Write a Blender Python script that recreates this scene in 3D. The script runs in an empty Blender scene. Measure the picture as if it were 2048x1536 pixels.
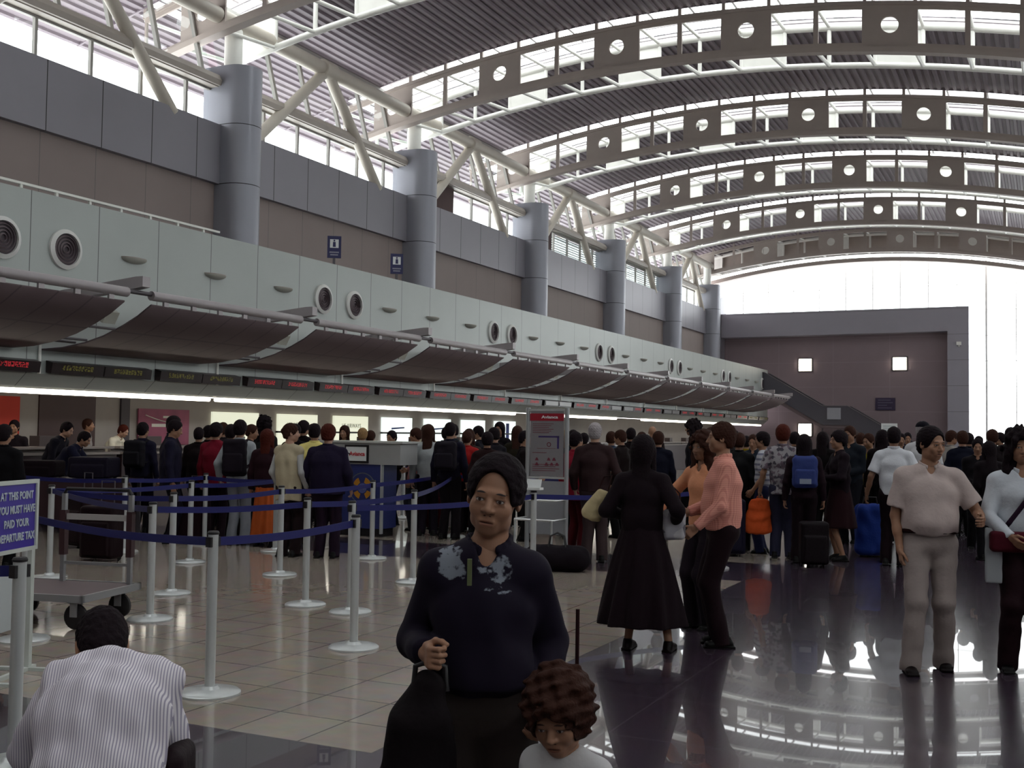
import bpy, math, random
import numpy as np
from mathutils import Vector, Matrix

sc = bpy.context.scene
COL = sc.collection

# ------------------------------------------------------------------ camera
cam_data = bpy.data.cameras.new('camera')
cam = bpy.data.objects.new('camera', cam_data)
COL.objects.link(cam)
cam_data.sensor_width = 36.0
cam_data.lens = 36.0 * 2237.0 / 2048.0
cam_data.clip_end = 400
_y = np.array([1072.0, -110.0, -2237.0]); _y /= np.linalg.norm(_y)
_x = -np.array([-4672.0, -32.0, -2237.0]); _x -= _x.dot(_y) * _y; _x /= np.linalg.norm(_x)
_z = np.cross(_x, _y)
_R = [_x, _y, _z]
CAMZ = 1.6
M4 = Matrix.Identity(4)
for r in range(3):
    for c_ in range(3):
        M4[r][c_] = float(_R[r][c_])
M4.translation = Vector((0, 0, CAMZ))
cam.matrix_world = M4
sc.camera = cam

# ------------------------------------------------------------------ light of day and exposure
world = bpy.data.worlds.new('sky'); sc.world = world
world.use_nodes = True
bg = world.node_tree.nodes['Background']
bg.inputs[0].default_value = (1.0, 0.965, 0.985, 1)
bg.inputs[1].default_value = 5.4
sc.view_settings.view_transform = 'Standard'
sc.view_settings.look = 'None'
sc.view_settings.gamma = 1.0
sc.view_settings.use_curve_mapping = False
sc.view_settings.exposure = 0.0

# ------------------------------------------------------------------ materials
def _nodes(name):
    m = bpy.data.materials.new(name); m.use_nodes = True
    nt = m.node_tree
    return m, nt, nt.nodes['Principled BSDF'], nt.links

def hexc(h):
    h = h.lstrip('#'); v = [int(h[i:i+2], 16) / 255 for i in (0, 2, 4)]
    return tuple((c / 12.92 if c <= 0.04045 else ((c + 0.055) / 1.055) ** 2.4) for c in v)

_mc = {}
def mat(name, col, rough=0.6, metal=0.0, spec=0.4, var=0.08, vscale=3.0, bump=0.0, bscale=60.0, coat=0.0):
    if name in _mc: return _mc[name]
    m, nt, p, L = _nodes(name)
    if isinstance(col, str): col = hexc(col)
    p.inputs['Roughness'].default_value = rough
    p.inputs['Metallic'].default_value = metal
    p.inputs['Specular IOR Level'].default_value = spec
    p.inputs['Coat Weight'].default_value = coat
    tc = nt.nodes.new('ShaderNodeTexCoord')
    nz = nt.nodes.new('ShaderNodeTexNoise'); nz.inputs['Scale'].default_value = vscale
    nz.inputs['Detail'].default_value = 4
    L.new(tc.outputs['Object'], nz.inputs['Vector'])
    mx = nt.nodes.new('ShaderNodeMix'); mx.data_type = 'RGBA'
    mx.inputs['A'].default_value = (*[c * (1 - var) for c in col], 1)
    mx.inputs['B'].default_value = (*[min(1, c * (1 + var)) for c in col], 1)
    L.new(nz.outputs['Fac'], mx.inputs['Factor'])
    L.new(mx.outputs['Result'], p.inputs['Base Color'])
    if bump:
        n2 = nt.nodes.new('ShaderNodeTexNoise'); n2.inputs['Scale'].default_value = bscale
        L.new(tc.outputs['Object'], n2.inputs['Vector'])
        b = nt.nodes.new('ShaderNodeBump'); b.inputs['Strength'].default_value = bump
        b.inputs['Distance'].default_value = 0.01
        L.new(n2.outputs['Fac'], b.inputs['Height']); L.new(b.outputs['Normal'], p.inputs['Normal'])
    _mc[name] = m
    return m

def emit(name, col, s):
    if name in _mc: return _mc[name]
    m, nt, p, L = _nodes(name)
    if isinstance(col, str): col = hexc(col)
    p.inputs['Base Color'].default_value = (*[c * .5 for c in col], 1)
    p.inputs['Emission Color'].default_value = (*col, 1)
    p.inputs['Emission Strength'].default_value = s
    _mc[name] = m
    return m

def _math(nt, op, a, b=None):
    n = nt.nodes.new('ShaderNodeMath'); n.operation = op
    for i, v in enumerate((a, b)):
        if v is None: continue
        if isinstance(v, (int, float)): n.inputs[i].default_value = v
        else: nt.links.new(v, n.inputs[i])
    return n.outputs[0]

def seam_mat(name, col, seams, seam_col=(0.02, 0.018, 0.02), rough=0.5, metal=0.0, spec=0.4, var=0.05, width=0.02, vscale=1.5):
    """panels with dark joints; seams = list of (axis, pitch, offset) in world metres"""
    if name in _mc: return _mc[name]
    m, nt, p, L = _nodes(name)
    if isinstance(col, str): col = hexc(col)
    geo = nt.nodes.new('ShaderNodeNewGeometry')
    sep = nt.nodes.new('ShaderNodeSeparateXYZ'); L.new(geo.outputs['Position'], sep.inputs[0])
    fac = None
    for ax, pitch, off in seams:
        v = _math(nt, 'SUBTRACT', sep.outputs[ax], off - width / 2)
        v = _math(nt, 'FLOORED_MODULO', v, pitch)
        v = _math(nt, 'LESS_THAN', v, width)
        fac = v if fac is None else _math(nt, 'MAXIMUM', fac, v)
    nz = nt.nodes.new('ShaderNodeTexNoise'); nz.inputs['Scale'].default_value = vscale; nz.inputs['Detail'].default_value = 5
    L.new(geo.outputs['Position'], nz.inputs['Vector'])
    mx = nt.nodes.new('ShaderNodeMix'); mx.data_type = 'RGBA'
    mx.inputs['A'].default_value = (*[c * (1 - var) for c in col], 1)
    mx.inputs['B'].default_value = (*[min(1, c * (1 + var)) for c in col], 1)
    L.new(nz.outputs['Fac'], mx.inputs['Factor'])
    m2 = nt.nodes.new('ShaderNodeMix'); m2.data_type = 'RGBA'
    L.new(fac, m2.inputs['Factor']); L.new(mx.outputs['Result'], m2.inputs['A'])
    m2.inputs['B'].default_value = (*seam_col, 1)
    L.new(m2.outputs['Result'], p.inputs['Base Color'])
    p.inputs['Roughness'].default_value = rough
    p.inputs['Metallic'].default_value = metal
    p.inputs['Specular IOR Level'].default_value = spec
    _mc[name] = m
    return m

def glass_mat(name='clear_glass', tint=(0.93, 0.97, 0.96), refl=0.05):
    if name in _mc: return _mc[name]
    m = bpy.data.materials.new(name); m.use_nodes = True
    nt = m.node_tree; nt.nodes.clear()
    o = nt.nodes.new('ShaderNodeOutputMaterial'); mix = nt.nodes.new('ShaderNodeMixShader')
    t = nt.nodes.new('ShaderNodeBsdfTransparent'); g = nt.nodes.new('ShaderNodeBsdfGlossy')
    t.inputs[0].default_value = (*tint, 1); g.inputs['Roughness'].default_value = 0.02
    mix.inputs[0].default_value = refl
    nt.links.new(t.outputs[0], mix.inputs[1]); nt.links.new(g.outputs[0], mix.inputs[2])
    nt.links.new(mix.outputs[0], o.inputs[0])
    _mc[name] = m
    return m

# ------------------------------------------------------------------ mesh helpers
class MB:
    def __init__(s): s.v = []; s.f = []; s.m = []; s.cur = 0
    def quad(s, *p):
        n = len(s.v); s.v += [tuple(q) for q in p]; s.f.append(tuple(range(n, n + len(p)))); s.m.append(s.cur); return s
    def box(s, x0, x1, y0, y1, z0, z1, M=None):
        c = [(x0, y0, z0), (x1, y0, z0), (x1, y1, z0), (x0, y1, z0), (x0, y0, z1), (x1, y0, z1), (x1, y1, z1), (x0, y1, z1)]
        if M is not None: c = [tuple(M @ Vector(q)) for q in c]
        n = len(s.v); s.v += c
        for f in ((3, 2, 1, 0), (4, 5, 6, 7), (0, 1, 5, 4), (1, 2, 6, 5), (2, 3, 7, 6), (3, 0, 4, 7)):
            s.f.append(tuple(n + i for i in f)); s.m.append(s.cur)
        return s
    def tube(s, pts, r, seg=10, cap=True):
        pts = [Vector(p) for p in pts]
        rr = r if isinstance(r, (list, tuple)) else [r] * len(pts)
        n0 = len(s.v); prev = None
        for i, p in enumerate(pts):
            t = (pts[min(i + 1, len(pts) - 1)] - pts[max(i - 1, 0)]).normalized()
            if prev is None:
                u = t.orthogonal().normalized()
            else:
                u = (prev - prev.dot(t) * t).normalized()
            prev = u; w = t.cross(u)
            for k in range(seg):
                a = 2 * math.pi * k / seg
                s.v.append(tuple(p + (u * math.cos(a) + w * math.sin(a)) * rr[i]))
        for i in range(len(pts) - 1):
            for k in range(seg):
                a = n0 + i * seg + k; b = n0 + i * seg + (k + 1) % seg
                s.f.append((a, b, b + seg, a + seg)); s.m.append(s.cur)
        if cap:
            s.f.append(tuple(n0 + k for k in reversed(range(seg)))); s.m.append(s.cur)
            e = n0 + (len(pts) - 1) * seg
            s.f.append(tuple(e + k for k in range(seg))); s.m.append(s.cur)
        return s
    def lathe(s, prof, seg=24, c=(0, 0, 0), M=None):
        """prof = [(r, z)...] about z"""
        n0 = len(s.v)
        for r, z in prof:
            for k in range(seg):
                a = 2 * math.pi * k / seg
                q = Vector((r * math.cos(a), r * math.sin(a), z))
                if M is not None: q = M @ q
                s.v.append((q.x + c[0], q.y + c[1], q.z + c[2]))
        for i in range(len(prof) - 1):
            for k in range(seg):
                a = n0 + i * seg + k; b = n0 + i * seg + (k + 1) % seg
                s.f.append((a, b, b + seg, a + seg)); s.m.append(s.cur)
        s.f.append(tuple(n0 + k for k in reversed(range(seg)))); s.m.append(s.cur)
        e = n0 + (len(prof) - 1) * seg
        s.f.append(tuple(e + k for k in range(seg))); s.m.append(s.cur)
        return s
    def prism(s, poly, axis, a0, a1):
        """poly 2D in the other two axes (cyclic order), extruded along axis"""
        def P(q, t):
            if axis == 1: return (q[0], t, q[1])
            if axis == 0: return (t, q[0], q[1])
            return (q[0], q[1], t)
        n = len(poly); n0 = len(s.v)
        s.v += [P(q, a0) for q in poly] + [P(q, a1) for q in poly]
        for i in range(n):
            j = (i + 1) % n
            s.f.append((n0 + i, n0 + j, n0 + n + j, n0 + n + i)); s.m.append(s.cur)
        s.f.append(tuple(n0 + i for i in reversed(range(n)))); s.m.append(s.cur)
        s.f.append(tuple(n0 + n + i for i in range(n))); s.m.append(s.cur)
        return s
    def sweep(s, pts, sec, closed_sec=True):
        """sweep a list of (offset list) : pts = list of lists of points forming rings"""
        n0 = len(s.v); m = len(pts[0])
        for ring in pts: s.v += [tuple(p) for p in ring]
        for i in range(len(pts) - 1):
            for k in range(m if closed_sec else m - 1):
                a = n0 + i * m + k; b = n0 + i * m + (k + 1) % m
                s.f.append((a, b, b + m, a + m)); s.m.append(s.cur)
        if closed_sec:
            s.f.append(tuple(n0 + k for k in reversed(range(m)))); s.m.append(s.cur)
            e = n0 + (len(pts) - 1) * m
            s.f.append(tuple(e + k for k in range(m))); s.m.append(s.cur)
        return s
    def mesh(s, name, mats, smooth=None):
        me = bpy.data.meshes.new(name)
        me.from_pydata(s.v, [], s.f)
        if not isinstance(mats, (list, tuple)): mats = [mats]
        for m in mats: me.materials.append(m)
        if len(mats) > 1: me.polygons.foreach_set('material_index', s.m)
        import bmesh
        bm = bmesh.new(); bm.from_mesh(me); bmesh.ops.recalc_face_normals(bm, faces=bm.faces); bm.to_mesh(me); bm.free()
        if smooth is not None:
            me.polygons.foreach_set('use_smooth', [True] * len(me.polygons))
            try: me.set_sharp_from_angle(angle=math.radians(smooth))
            except Exception: pass
        me.update()
        return me
    def build(s, name, mats, parent=None, smooth=None, **kw):
        return link(name, s.mesh(name, mats, smooth), parent, **kw)

def link(name, data, parent=None, loc=None, rotz=None, **kw):
    o = bpy.data.objects.new(name, data); COL.objects.link(o)
    if parent is not None: o.parent = parent
    if loc is not None: o.location = loc
    if rotz is not None: o.rotation_euler = (0, 0, rotz)
    for k, v in kw.items(): o[k] = v
    return o

def thing(name, label, category, loc=(0, 0, 0), rotz=0.0, group=None):
    o = bpy.data.objects.new(name, None); COL.objects.link(o)
    o.location = loc; o.rotation_euler = (0, 0, rotz); o.empty_display_size = 0.1
    o['label'] = label; o['category'] = category
    if group: o['group'] = group
    return o

def tag(o, label, category, group=None):
    o['label'] = label; o['category'] = category
    if group: o['group'] = group
    return o

def struct(o, kind='structure'):
    o['kind'] = kind; return o

def dup(root, loc=None, rotz=None, label=None, group=None, parent=None):
    r = root.copy(); COL.objects.link(r)
    if parent is not None: r.parent = parent
    if loc is not None: r.location = loc
    if rotz is not None: r.rotation_euler = (0, 0, rotz)
    if label: r['label'] = label
    if group: r['group'] = group
    def rec(src, dst):
        for ch in src.children:
            c = ch.copy(); COL.objects.link(c); c.parent = dst
            rec(ch, c)
    rec(root, r)
    return r

def text(name, body, size, m, parent, M, depth=0.002, bold=False, sx=1.0, align='CENTER'):
    cu = bpy.data.curves.new(name, 'FONT'); cu.body = body; cu.size = size; cu.extrude = depth
    cu.align_x = align; cu.align_y = 'CENTER'; cu.resolution_u = 2
    if bold: cu.offset = size * 0.025
    tmp = bpy.data.objects.new(name, cu); COL.objects.link(tmp)
    bpy.context.view_layer.update()
    me = bpy.data.meshes.new_from_object(tmp)
    bpy.data.objects.remove(tmp, do_unlink=True)
    me.materials.clear(); me.materials.append(m)
    me.transform(M @ Matrix.Diagonal((sx, 1, 1, 1)))
    return link(name, me, parent)

def frame_M(origin, right, up):
    right = Vector(right).normalized(); up = Vector(up).normalized(); n = right.cross(up)
    M = Matrix.Identity(4)
    for i in range(3): M[i][0] = right[i]; M[i][1] = up[i]; M[i][2] = n[i]
    M.translation = Vector(origin)
    return M

ORD = ['nearest', 'second', 'third', 'fourth', 'fifth', 'sixth', 'seventh', 'eighth', 'ninth', 'tenth', 'eleventh', 'twelfth',
       'thirteenth', 'fourteenth', 'fifteenth', 'sixteenth', 'seventeenth', 'eighteenth', 'nineteenth', 'twentieth',
       'twenty-first', 'twenty-second', 'twenty-third', 'twenty-fourth']

# common materials
WHITE = mat('white_painted_steel', (0.74, 0.74, 0.70), 0.45)
PLATE = mat('girder_white_shaded', (0.37, 0.315, 0.285), 0.5)  # same white paint, colour darkened to carry the shade on near faces
ALU = mat('brushed_aluminium', (0.58, 0.60, 0.60), 0.30, metal=0.45, var=0.04)
BLACK = mat('black_plastic', (0.012, 0.010, 0.012), 0.5)
DARKMET = mat('dark_metal', (0.10, 0.09, 0.10), 0.45, metal=0.3)
GREYCLAD = seam_mat('grey_cladding', (0.215, 0.205, 0.235), [(1, 8.75 / 6, 15.868 - 1.46)], rough=0.42, metal=0.25, width=0.025)
COLCLAD = seam_mat('column_cladding', (0.27, 0.275, 0.315), [(2, 1.45, 8.93 - 1.45 * 4)], rough=0.38, metal=0.3, width=0.02)
FASCIA = seam_mat('fascia_panels', (0.375, 0.405, 0.39), [(1, 8.75 / 6, 12.98)], seam_col=(0.12, 0.12, 0.12), rough=0.4, metal=0.1, width=0.018)
BEIGEWALL = seam_mat('beige_wall_panels', (0.235, 0.19, 0.18), [(1, 8.75 / 6, 15.868 - 1.46)], seam_col=(0.10, 0.09, 0.09), rough=0.7, width=0.012)
ENDWALL = seam_mat('end_wall_panels', (0.235, 0.18, 0.195), [(2, 1.45, 0.15), (0, 3.2, -5.06)], seam_col=(0.275, 0.22, 0.235), rough=0.7, width=0.03)
ENDFRAME = seam_mat('end_frame_panels', (0.30, 0.285, 0.325), [(2, 1.45, 0.15)], seam_col=(0.16, 0.15, 0.16), rough=0.5, width=0.025)
GLASS = glass_mat()
# ================================================================== architecture
BAY = 8.75
Y_PLATE = [29.65 + BAY * j for j in range(-4, 5)]
Y_COL = [30.3 + BAY * k for k in range(-4, 5)]
Y0, Y1 = -12.0, 67.0
def zc(x): return 12.63 - (x + 9.75) ** 2 / 82.0
XL, XR = -22.2, 7.5

# ---- floor : beige tiles field and dark granite corridor, polished
def floor_mat(name, ca, cb, tile, rough, spec, grout, gcol, coat=0.0):
    m, nt, p, L = _nodes(name)
    geo = nt.nodes.new('ShaderNodeNewGeometry')
    br = nt.nodes.new('ShaderNodeTexBrick'); br.offset = 0.0
    br.inputs['Scale'].default_value = 1.0; br.inputs['Brick Width'].default_value = tile; br.inputs['Row Height'].default_value = tile
    br.inputs['Mortar Size'].default_value = grout; br.inputs['Mortar Smooth'].default_value = 0.1; br.inputs['Bias'].default_value = 0.0
    br.inputs['Color1'].default_value = (*ca, 1); br.inputs['Color2'].default_value = (*cb, 1); br.inputs['Mortar'].default_value = (*gcol, 1)
    mp = nt.nodes.new('ShaderNodeMapping'); mp.inputs['Location'].default_value = (3.03, -4.77, 0)
    L.new(geo.outputs['Position'], mp.inputs[0]); L.new(mp.outputs[0], br.inputs['Vector'])
    nz = nt.nodes.new('ShaderNodeTexNoise'); nz.inputs['Scale'].default_value = 7; nz.inputs['Detail'].default_value = 8
    L.new(geo.outputs['Position'], nz.inputs['Vector'])
    mx = nt.nodes.new('ShaderNodeMix'); mx.data_type = 'RGBA'; mx.blend_type = 'MULTIPLY'; mx.inputs['Factor'].default_value = 0.35
    L.new(br.outputs['Color'], mx.inputs['A']); L.new(nz.outputs['Color'], mx.inputs['B'])
    L.new(mx.outputs['Result'], p.inputs['Base Color'])
    p.inputs['Roughness'].default_value = rough; p.inputs['Specular IOR Level'].default_value = spec
    n2 = nt.nodes.new('ShaderNodeTexNoise'); n2.inputs['Scale'].default_value = 1.3
    L.new(geo.outputs['Position'], n2.inputs['Vector'])
    b = nt.nodes.new('ShaderNodeBump'); b.inputs['Strength'].default_value = 0.02; b.inputs['Distance'].default_value = 0.02
    L.new(n2.outputs['Fac'], b.inputs['Height']); L.new(b.outputs['Normal'], p.inputs['Normal'])
    p.inputs['Coat Weight'].default_value = coat; p.inputs['Coat Roughness'].default_value = 0.015; p.inputs['Coat IOR'].default_value = 1.55
    return m
BEIGETILE = floor_mat('beige_polished_tile', (0.41, 0.345, 0.295), (0.375, 0.315, 0.27), 0.45, 0.10, 0.45, 0.006, (0.16, 0.14, 0.13))
DARKTILE = floor_mat('dark_polished_granite', (0.052, 0.034, 0.052), (0.043, 0.030, 0.045), 0.9, 0.22, 0.5, 0.006, (0.12, 0.10, 0.12), coat=0.6)
f = MB()
f.cur = 0
for (x0, x1, y0, y1) in ((-18.2, -3.03, 4.77, 12.21), (-18.2, -3.03, 13.97, 21.4), (-18.2, -3.03, 23.2, 30.6), (-18.2, -3.03, 32.4, 39.8), (-18.2, -3.03, 41.6, 49.0),
                         (-18.2, -3.03, 50.8, 58.2), (-18.2, -3.03, -4.4, 3.0)):
    f.box(x0, x1, y0, y1, -0.2, 0.0)
f.cur = 1
f.box(-3.03, 6.6, Y0 - .2, 69, -0.2, 0.0)
for (y0, y1) in ((Y0 - .2, -4.4), (3.0, 4.77), (12.21, 13.97), (21.4, 23.2), (30.6, 32.4), (39.8, 41.6), (49.0, 50.8), (58.2, 69)):
    f.box(-18.2, -3.03, y0, y1, -0.2, 0.0)
struct(f.build('floor', [BEIGETILE, DARKTILE]))

# ---- left wall : lower beige, grey band above, mezzanine floor, fascia
w = MB(); w.box(-18.5, -18.0, Y0, Y1, 0, 2.3)
struct(w.build('wall_counter_back', mat('counter_back_wall', (0.34, 0.31, 0.29), 0.6)))
w = MB(); w.box(-18.6, -18.15, Y0, Y1, 4.3, 7.5)
struct(w.build('wall_left_lower', BEIGEWALL))
w = MB(); w.box(-18.6, -18.0, Y0, Y1, 7.48, 8.92)
struct(w.build('wall_left_upper', GREYCLAD))
w = MB(); w.box(-18.5, -15.2, Y0, 66.4, 3.9, 4.3)
struct(w.build('floor_mezzanine', mat('mezzanine_slab', (0.3, 0.27, 0.25), 0.6)))
w = MB()
w.prism([(-15.0, 5.45), (-15.0, 2.45), (-15.25, 2.24), (-15.32, 2.24), (-15.22, 2.5), (-15.22, 5.45)], 1, Y0, 66.4)
struct(w.build('wall_fascia', FASCIA))
w = MB(); w.box(-18.0, -15.32, Y0, 66.4, 2.32, 2.42)
struct(w.build('ceiling_counter', mat('counter_soffit', (0.5, 0.48, 0.44), 0.6)))
w = MB(); w.prism([(-15.0, 2.45), (-15.26, 2.22), (-15.30, 2.22), (-15.30, 2.30), (-15.02, 2.48)], 1, Y0, 66.41)
w.box(-15.29, -15.0, Y0, 66.42, 2.2, 2.24)
# upper handrail along the fascia top
w = MB()
w.box(-15.14, -15.08, Y0, 17.7, 5.53, 5.57)
y = 12.1
while y < 17.7:
    w.box(-15.13, -15.09, y, y + .05, 5.45, 5.55); y += .73
tag(w.build('handrail', WHITE), 'thin white handrail running along the top edge of the pale fascia', 'handrail')

# ---- clerestory strip and raked glazing above the left wall
ZW0, ZW1 = 8.92, 9.86
mull = BAY / 6
w = MB(); w.box(-18.55, -18.1, Y0, Y1, ZW1, 10.02); w.box(-18.5, -18.2, Y0, Y1, ZW0, ZW0 + .04)
w.prism([(-18.02, 9.88), (-17.98, 10.0), (-18.06, 10.14), (-18.55, 10.16), (-18.55, 9.88)], 1, Y0, Y1)
struct(w.build('trim_clerestory_ledge', mat('ledge_paint', (0.40, 0.36, 0.32), 0.5)))
rake0, rake1 = Vector((-18.42, 0, 10.16)), Vector((-19.0, 0, 12.38))
for k in range(9):
    ys = Y_COL[k] - BAY + .55 if k else Y0
    ye = Y_COL[k] - .5
    if k == 8: pass
    fr = MB(); gl = MB(); lou = MB()
    yy = 15.868 - mull * 20
    fr.box(-18.42, -18.34, ys - .6, ye + .1, ZW1 - .05, ZW1)
    while yy < ye + .3:
        if yy > ys - .3:
            fr.box(-18.43, -18.35, yy - .035, yy + .035, ZW0, ZW1)
        yy += mull
    gl.box(-18.395, -18.385, ys - .6, ye + .1, ZW0, ZW1)
    # raked part
    yy = 15.868 - mull * 20 + .6
    while yy < ye + .3:
        if yy > ys - .3:
            d = rake1 - rake0
            M = frame_M((rake0.x, yy, rake0.z), d, (0, 1, 0))
            fr.box(0, d.length, -.05, .05, -.05, .05, M)
        yy += mull
    d = rake1 - rake0
    M = frame_M((rake0.x, 0, rake0.z), d, (0, 1, 0))
    gl.box(0, d.length, ys - .6, ye + .1, -.004, .004, M)
    fr.box(d.length - .12, d.length, ys - .6, ye + .1, -.06, .06, M); fr.box(0, .07, ys - .6, ye + .1, -.06, .06, M)
    wn = struct(fr.build('window_%d' % (k + 1), mat('window_frame_paint', (0.30, 0.29, 0.27), 0.5)))
    gl.build('pane', GLASS, wn)
    if k == 5:
        b = MB(); b.box(-18.36, -18.3, 32.0, 33.35, ZW0, ZW1)
        b.build('blind', mat('brown_blind', (0.06, 0.03, 0.03), .7), wn)
    if k == 6:
        b = MB(); b.box(-18.36, -18.3, 40.7, 41.75, ZW0, ZW1)
        b.build('blind', mat('brown_blind', (0.06, 0.03, 0.03), .7), wn)
    if k in (6, 7):
        b = MB()
        for j in range(9):
            z = ZW0 + .05 + j * .1
            b.box(-18.62, -18.5, (42.0 if k == 6 else ys), ye, z, z + .03)
        b.build('louvre', mat('grey_louvre', (0.35, 0.40, 0.40), .5), wn)

# ---- columns along the wall
def column_mesh():
    pts = []
    r = .5
    for i in range(13):
        a = -math.pi / 2 + math.pi * i / 12
        pts.append((r * math.cos(a), r * math.sin(a)))
    pts += [(-.75, .5), (-.75, -.5)]
    m = MB(); m.prism(pts, 2, 4.3, 10.37)
    return m.mesh('column_cladding', COLCLAD, smooth=40)
cm = column_mesh()
post_m = MB().tube([(0, 0, 10.3), (0, 0, 11.75)], .22, 16).mesh('post', WHITE, smooth=40)
cn = 0
for k, yc in enumerate(Y_COL):
    if k == 8: yc = 64.2
    lab = 'grey metal-clad round-nosed wall column, ' + (['behind the camera', 'behind the camera', 'out of frame', 'nearest and largest in view', 'second from the near end',
          'third from the near end', 'fourth from the near end', 'fifth from the near end', 'sixth, farthest, by the end wall'][k])
    if k < 3: continue
    t = thing('wall_column', lab, 'column', (-17.8, yc, 0), group='wall columns')
    link('cladding', cm, t)
    p = link('post', post_m, t); p.location = (-.28, 0, 0)

# ---- roof girders
CELL = 3.72 / 3
def plate_cells(mb, ya, yb):
    u0 = -14.76 - CELL / 2 - 3.72 * 2 + 2 * CELL
    n = int((XR - u0) / CELL)
    for i in range(n):
        ua = u0 + i * CELL; ub = ua + CELL; uc = (ua + ub) / 2
        circle = (i % 3 == 1)
        N = 24
        outer = []; inner = []
        for k in range(N):
            a = 2 * math.pi * (k + .5) / N
            c_, s_ = math.cos(a), math.sin(a)
            # outer rectangle boundary
            hw, v0, v1 = CELL / 2, -.62, .55
            vc = (0.0 if circle else -.035)
            tx = hw / abs(c_) if abs(c_) > 1e-6 else 1e9
            ty = ((v1 - vc) / s_) if s_ > 0 else ((v0 - vc) / s_ if s_ < 0 else 1e9)
            t = min(tx, ty); outer.append((uc + c_ * t, vc + s_ * t))
            if circle: inner.append((uc + .22 * c_, .22 * s_))
            else:
                iw, i0, i1 = CELL / 2 - .065, -.48, .41
                tx = iw / abs(c_); ty = ((i1 - vc) / s_) if s_ > 0 else (i0 - vc) / s_
                t = min(tx, ty); inner.append((uc + c_ * t, vc + s_ * t))
        # snap corners
        def corner(lst, hw, v0, v1):
            for sx in (-1, 1):
                for vv in (v0, v1):
                    best = min(range(N), key=lambda q: (lst[q][0] - (uc + sx * hw)) ** 2 + (lst[q][1] - vv) ** 2)
                    lst[best] = (uc + sx * hw, vv)
        corner(outer, CELL / 2, -.62, .55)
        if not circle: corner(inner, CELL / 2 - .065, -.48, .41)
        P = lambda q, y: (q[0], y, zc(q[0]) + q[1])
        for k in range(N):
            j = (k + 1) % N
            mb.quad(P(outer[k], ya), P(outer[j], ya), P(inner[j], ya), P(inner[k], ya))
            mb.quad(P(outer[k], yb), P(inner[k], yb), P(inner[j], yb), P(outer[j], yb))
            mb.quad(P(inner[k], ya), P(inner[j], ya), P(inner[j], yb), P(inner[k], yb))
    return u0, n

def arc_strip(mb, x0, x1, ya, yb, va, vb, n=48):
    rings = []
    for i in range(n + 1):
        x = x0 + (x1 - x0) * i / n; z = zc(x)
        rings.append([(x, ya, z + va), (x, yb, z + va), (x, yb, z + vb), (x, ya, z + vb)])
    mb.sweep(rings, None)

def arc_tube(mb, x0, x1, y, v, r, n=40):
    mb.tube([(x0 + (x1 - x0) * i / n, y, zc(x0 + (x1 - x0) * i / n) + v) for i in range(n + 1)], r, 10)

u0 = -14.76 - CELL / 2 - 3.72 * 2 + 2 * CELL
NC = int((XR - u0) / CELL)
XLg, XRg = u0, u0 + NC * CELL
GY = 2.0
def build_girder():
    g = thing('roof_girder', '', 'girder', (0, 0, 0), group='arched roof girders')
    m = MB(); plate_cells(m, -.03, .03); m.build('web_plate', PLATE, g)
    m = MB(); arc_strip(m, XLg, XRg, -.14, .14, -.74, -.60); m.build('bottom_flange', PLATE, g)
    m = MB(); arc_strip(m, XLg, XRg, -.10, .10, .50, .60); m.build('top_flange', PLATE, g)
    m = MB(); arc_tube(m, XLg, XRg, GY, -.45, .085); m.build('bottom_chord', WHITE, g, smooth=50)
    m = MB(); arc_tube(m, XLg, XRg, GY, .65, .12); m.build('top_chord', WHITE, g, smooth=50)
    stub = MB().box(-.045, .045, -.04, .04, 0, .30).mesh('roof_stub', PLATE)
    stm = MB().tube([(0, .0, 0), (0, GY, 0)], .055, 8).mesh('strut', WHITE, smooth=50)
    psm = MB().tube([(0, 0, -.45), (0, 0, .65)], .06, 8).mesh('post', WHITE, smooth=50)
    for i in range(NC + 1):
        x = u0 + i * CELL
        o = link('roof_stub', stub, g); o.location = (x, 0, zc(x) + .56)
        o = link('bottom_strut', MB().tube([(0, 0, -.66), (0, GY, -.45)], .055, 8).mesh('bottom_strut', WHITE, smooth=50) if i == 0 else build_girder.bs, g)
        if i == 0: build_girder.bs = o.data
        o.location = (x, 0, zc(x))
        o = link('top_strut', MB().tube([(0, 0, .50), (0, GY, .65)], .05, 8).mesh('top_strut', WHITE, smooth=50) if i == 0 else build_girder.ts, g)
        if i == 0: build_girder.ts = o.data
        o.location = (x, 0, zc(x))
        if i % 3 == 2 or i % 3 == 0 or i % 3 == 1:
            o = link('post', psm, g); o.location = (x, GY, zc(x))
    for i in range(1, NC, 3):
        m = MB(); arc_strip(m, u0 + i * CELL + .02, u0 + (i + 1) * CELL - .02, GY - .02, GY + .02, -.45, .62, 3)
        m.build('infill_panel', WHITE, g)
    return g

labs = ['arched white roof girder, ' + s for s in
        ('just behind the camera', 'over the camera', 'only its foot showing at the top left corner', 'passing over the nearest wall column', 'first one seen with its row of round holes',
         'second one seen with its row of round holes', 'third one seen with its row of round holes', 'fourth one seen with its row of round holes', 'farthest, dim one before the end window')]
g0 = None
for j, y in enumerate(Y_PLATE):
    if g0 is None: g0 = build_girder(); o = g0; o.location = (0, y, 0); o['label'] = labs[j]
    else: dup(g0, (0, y, 0), label=labs[j])

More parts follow.
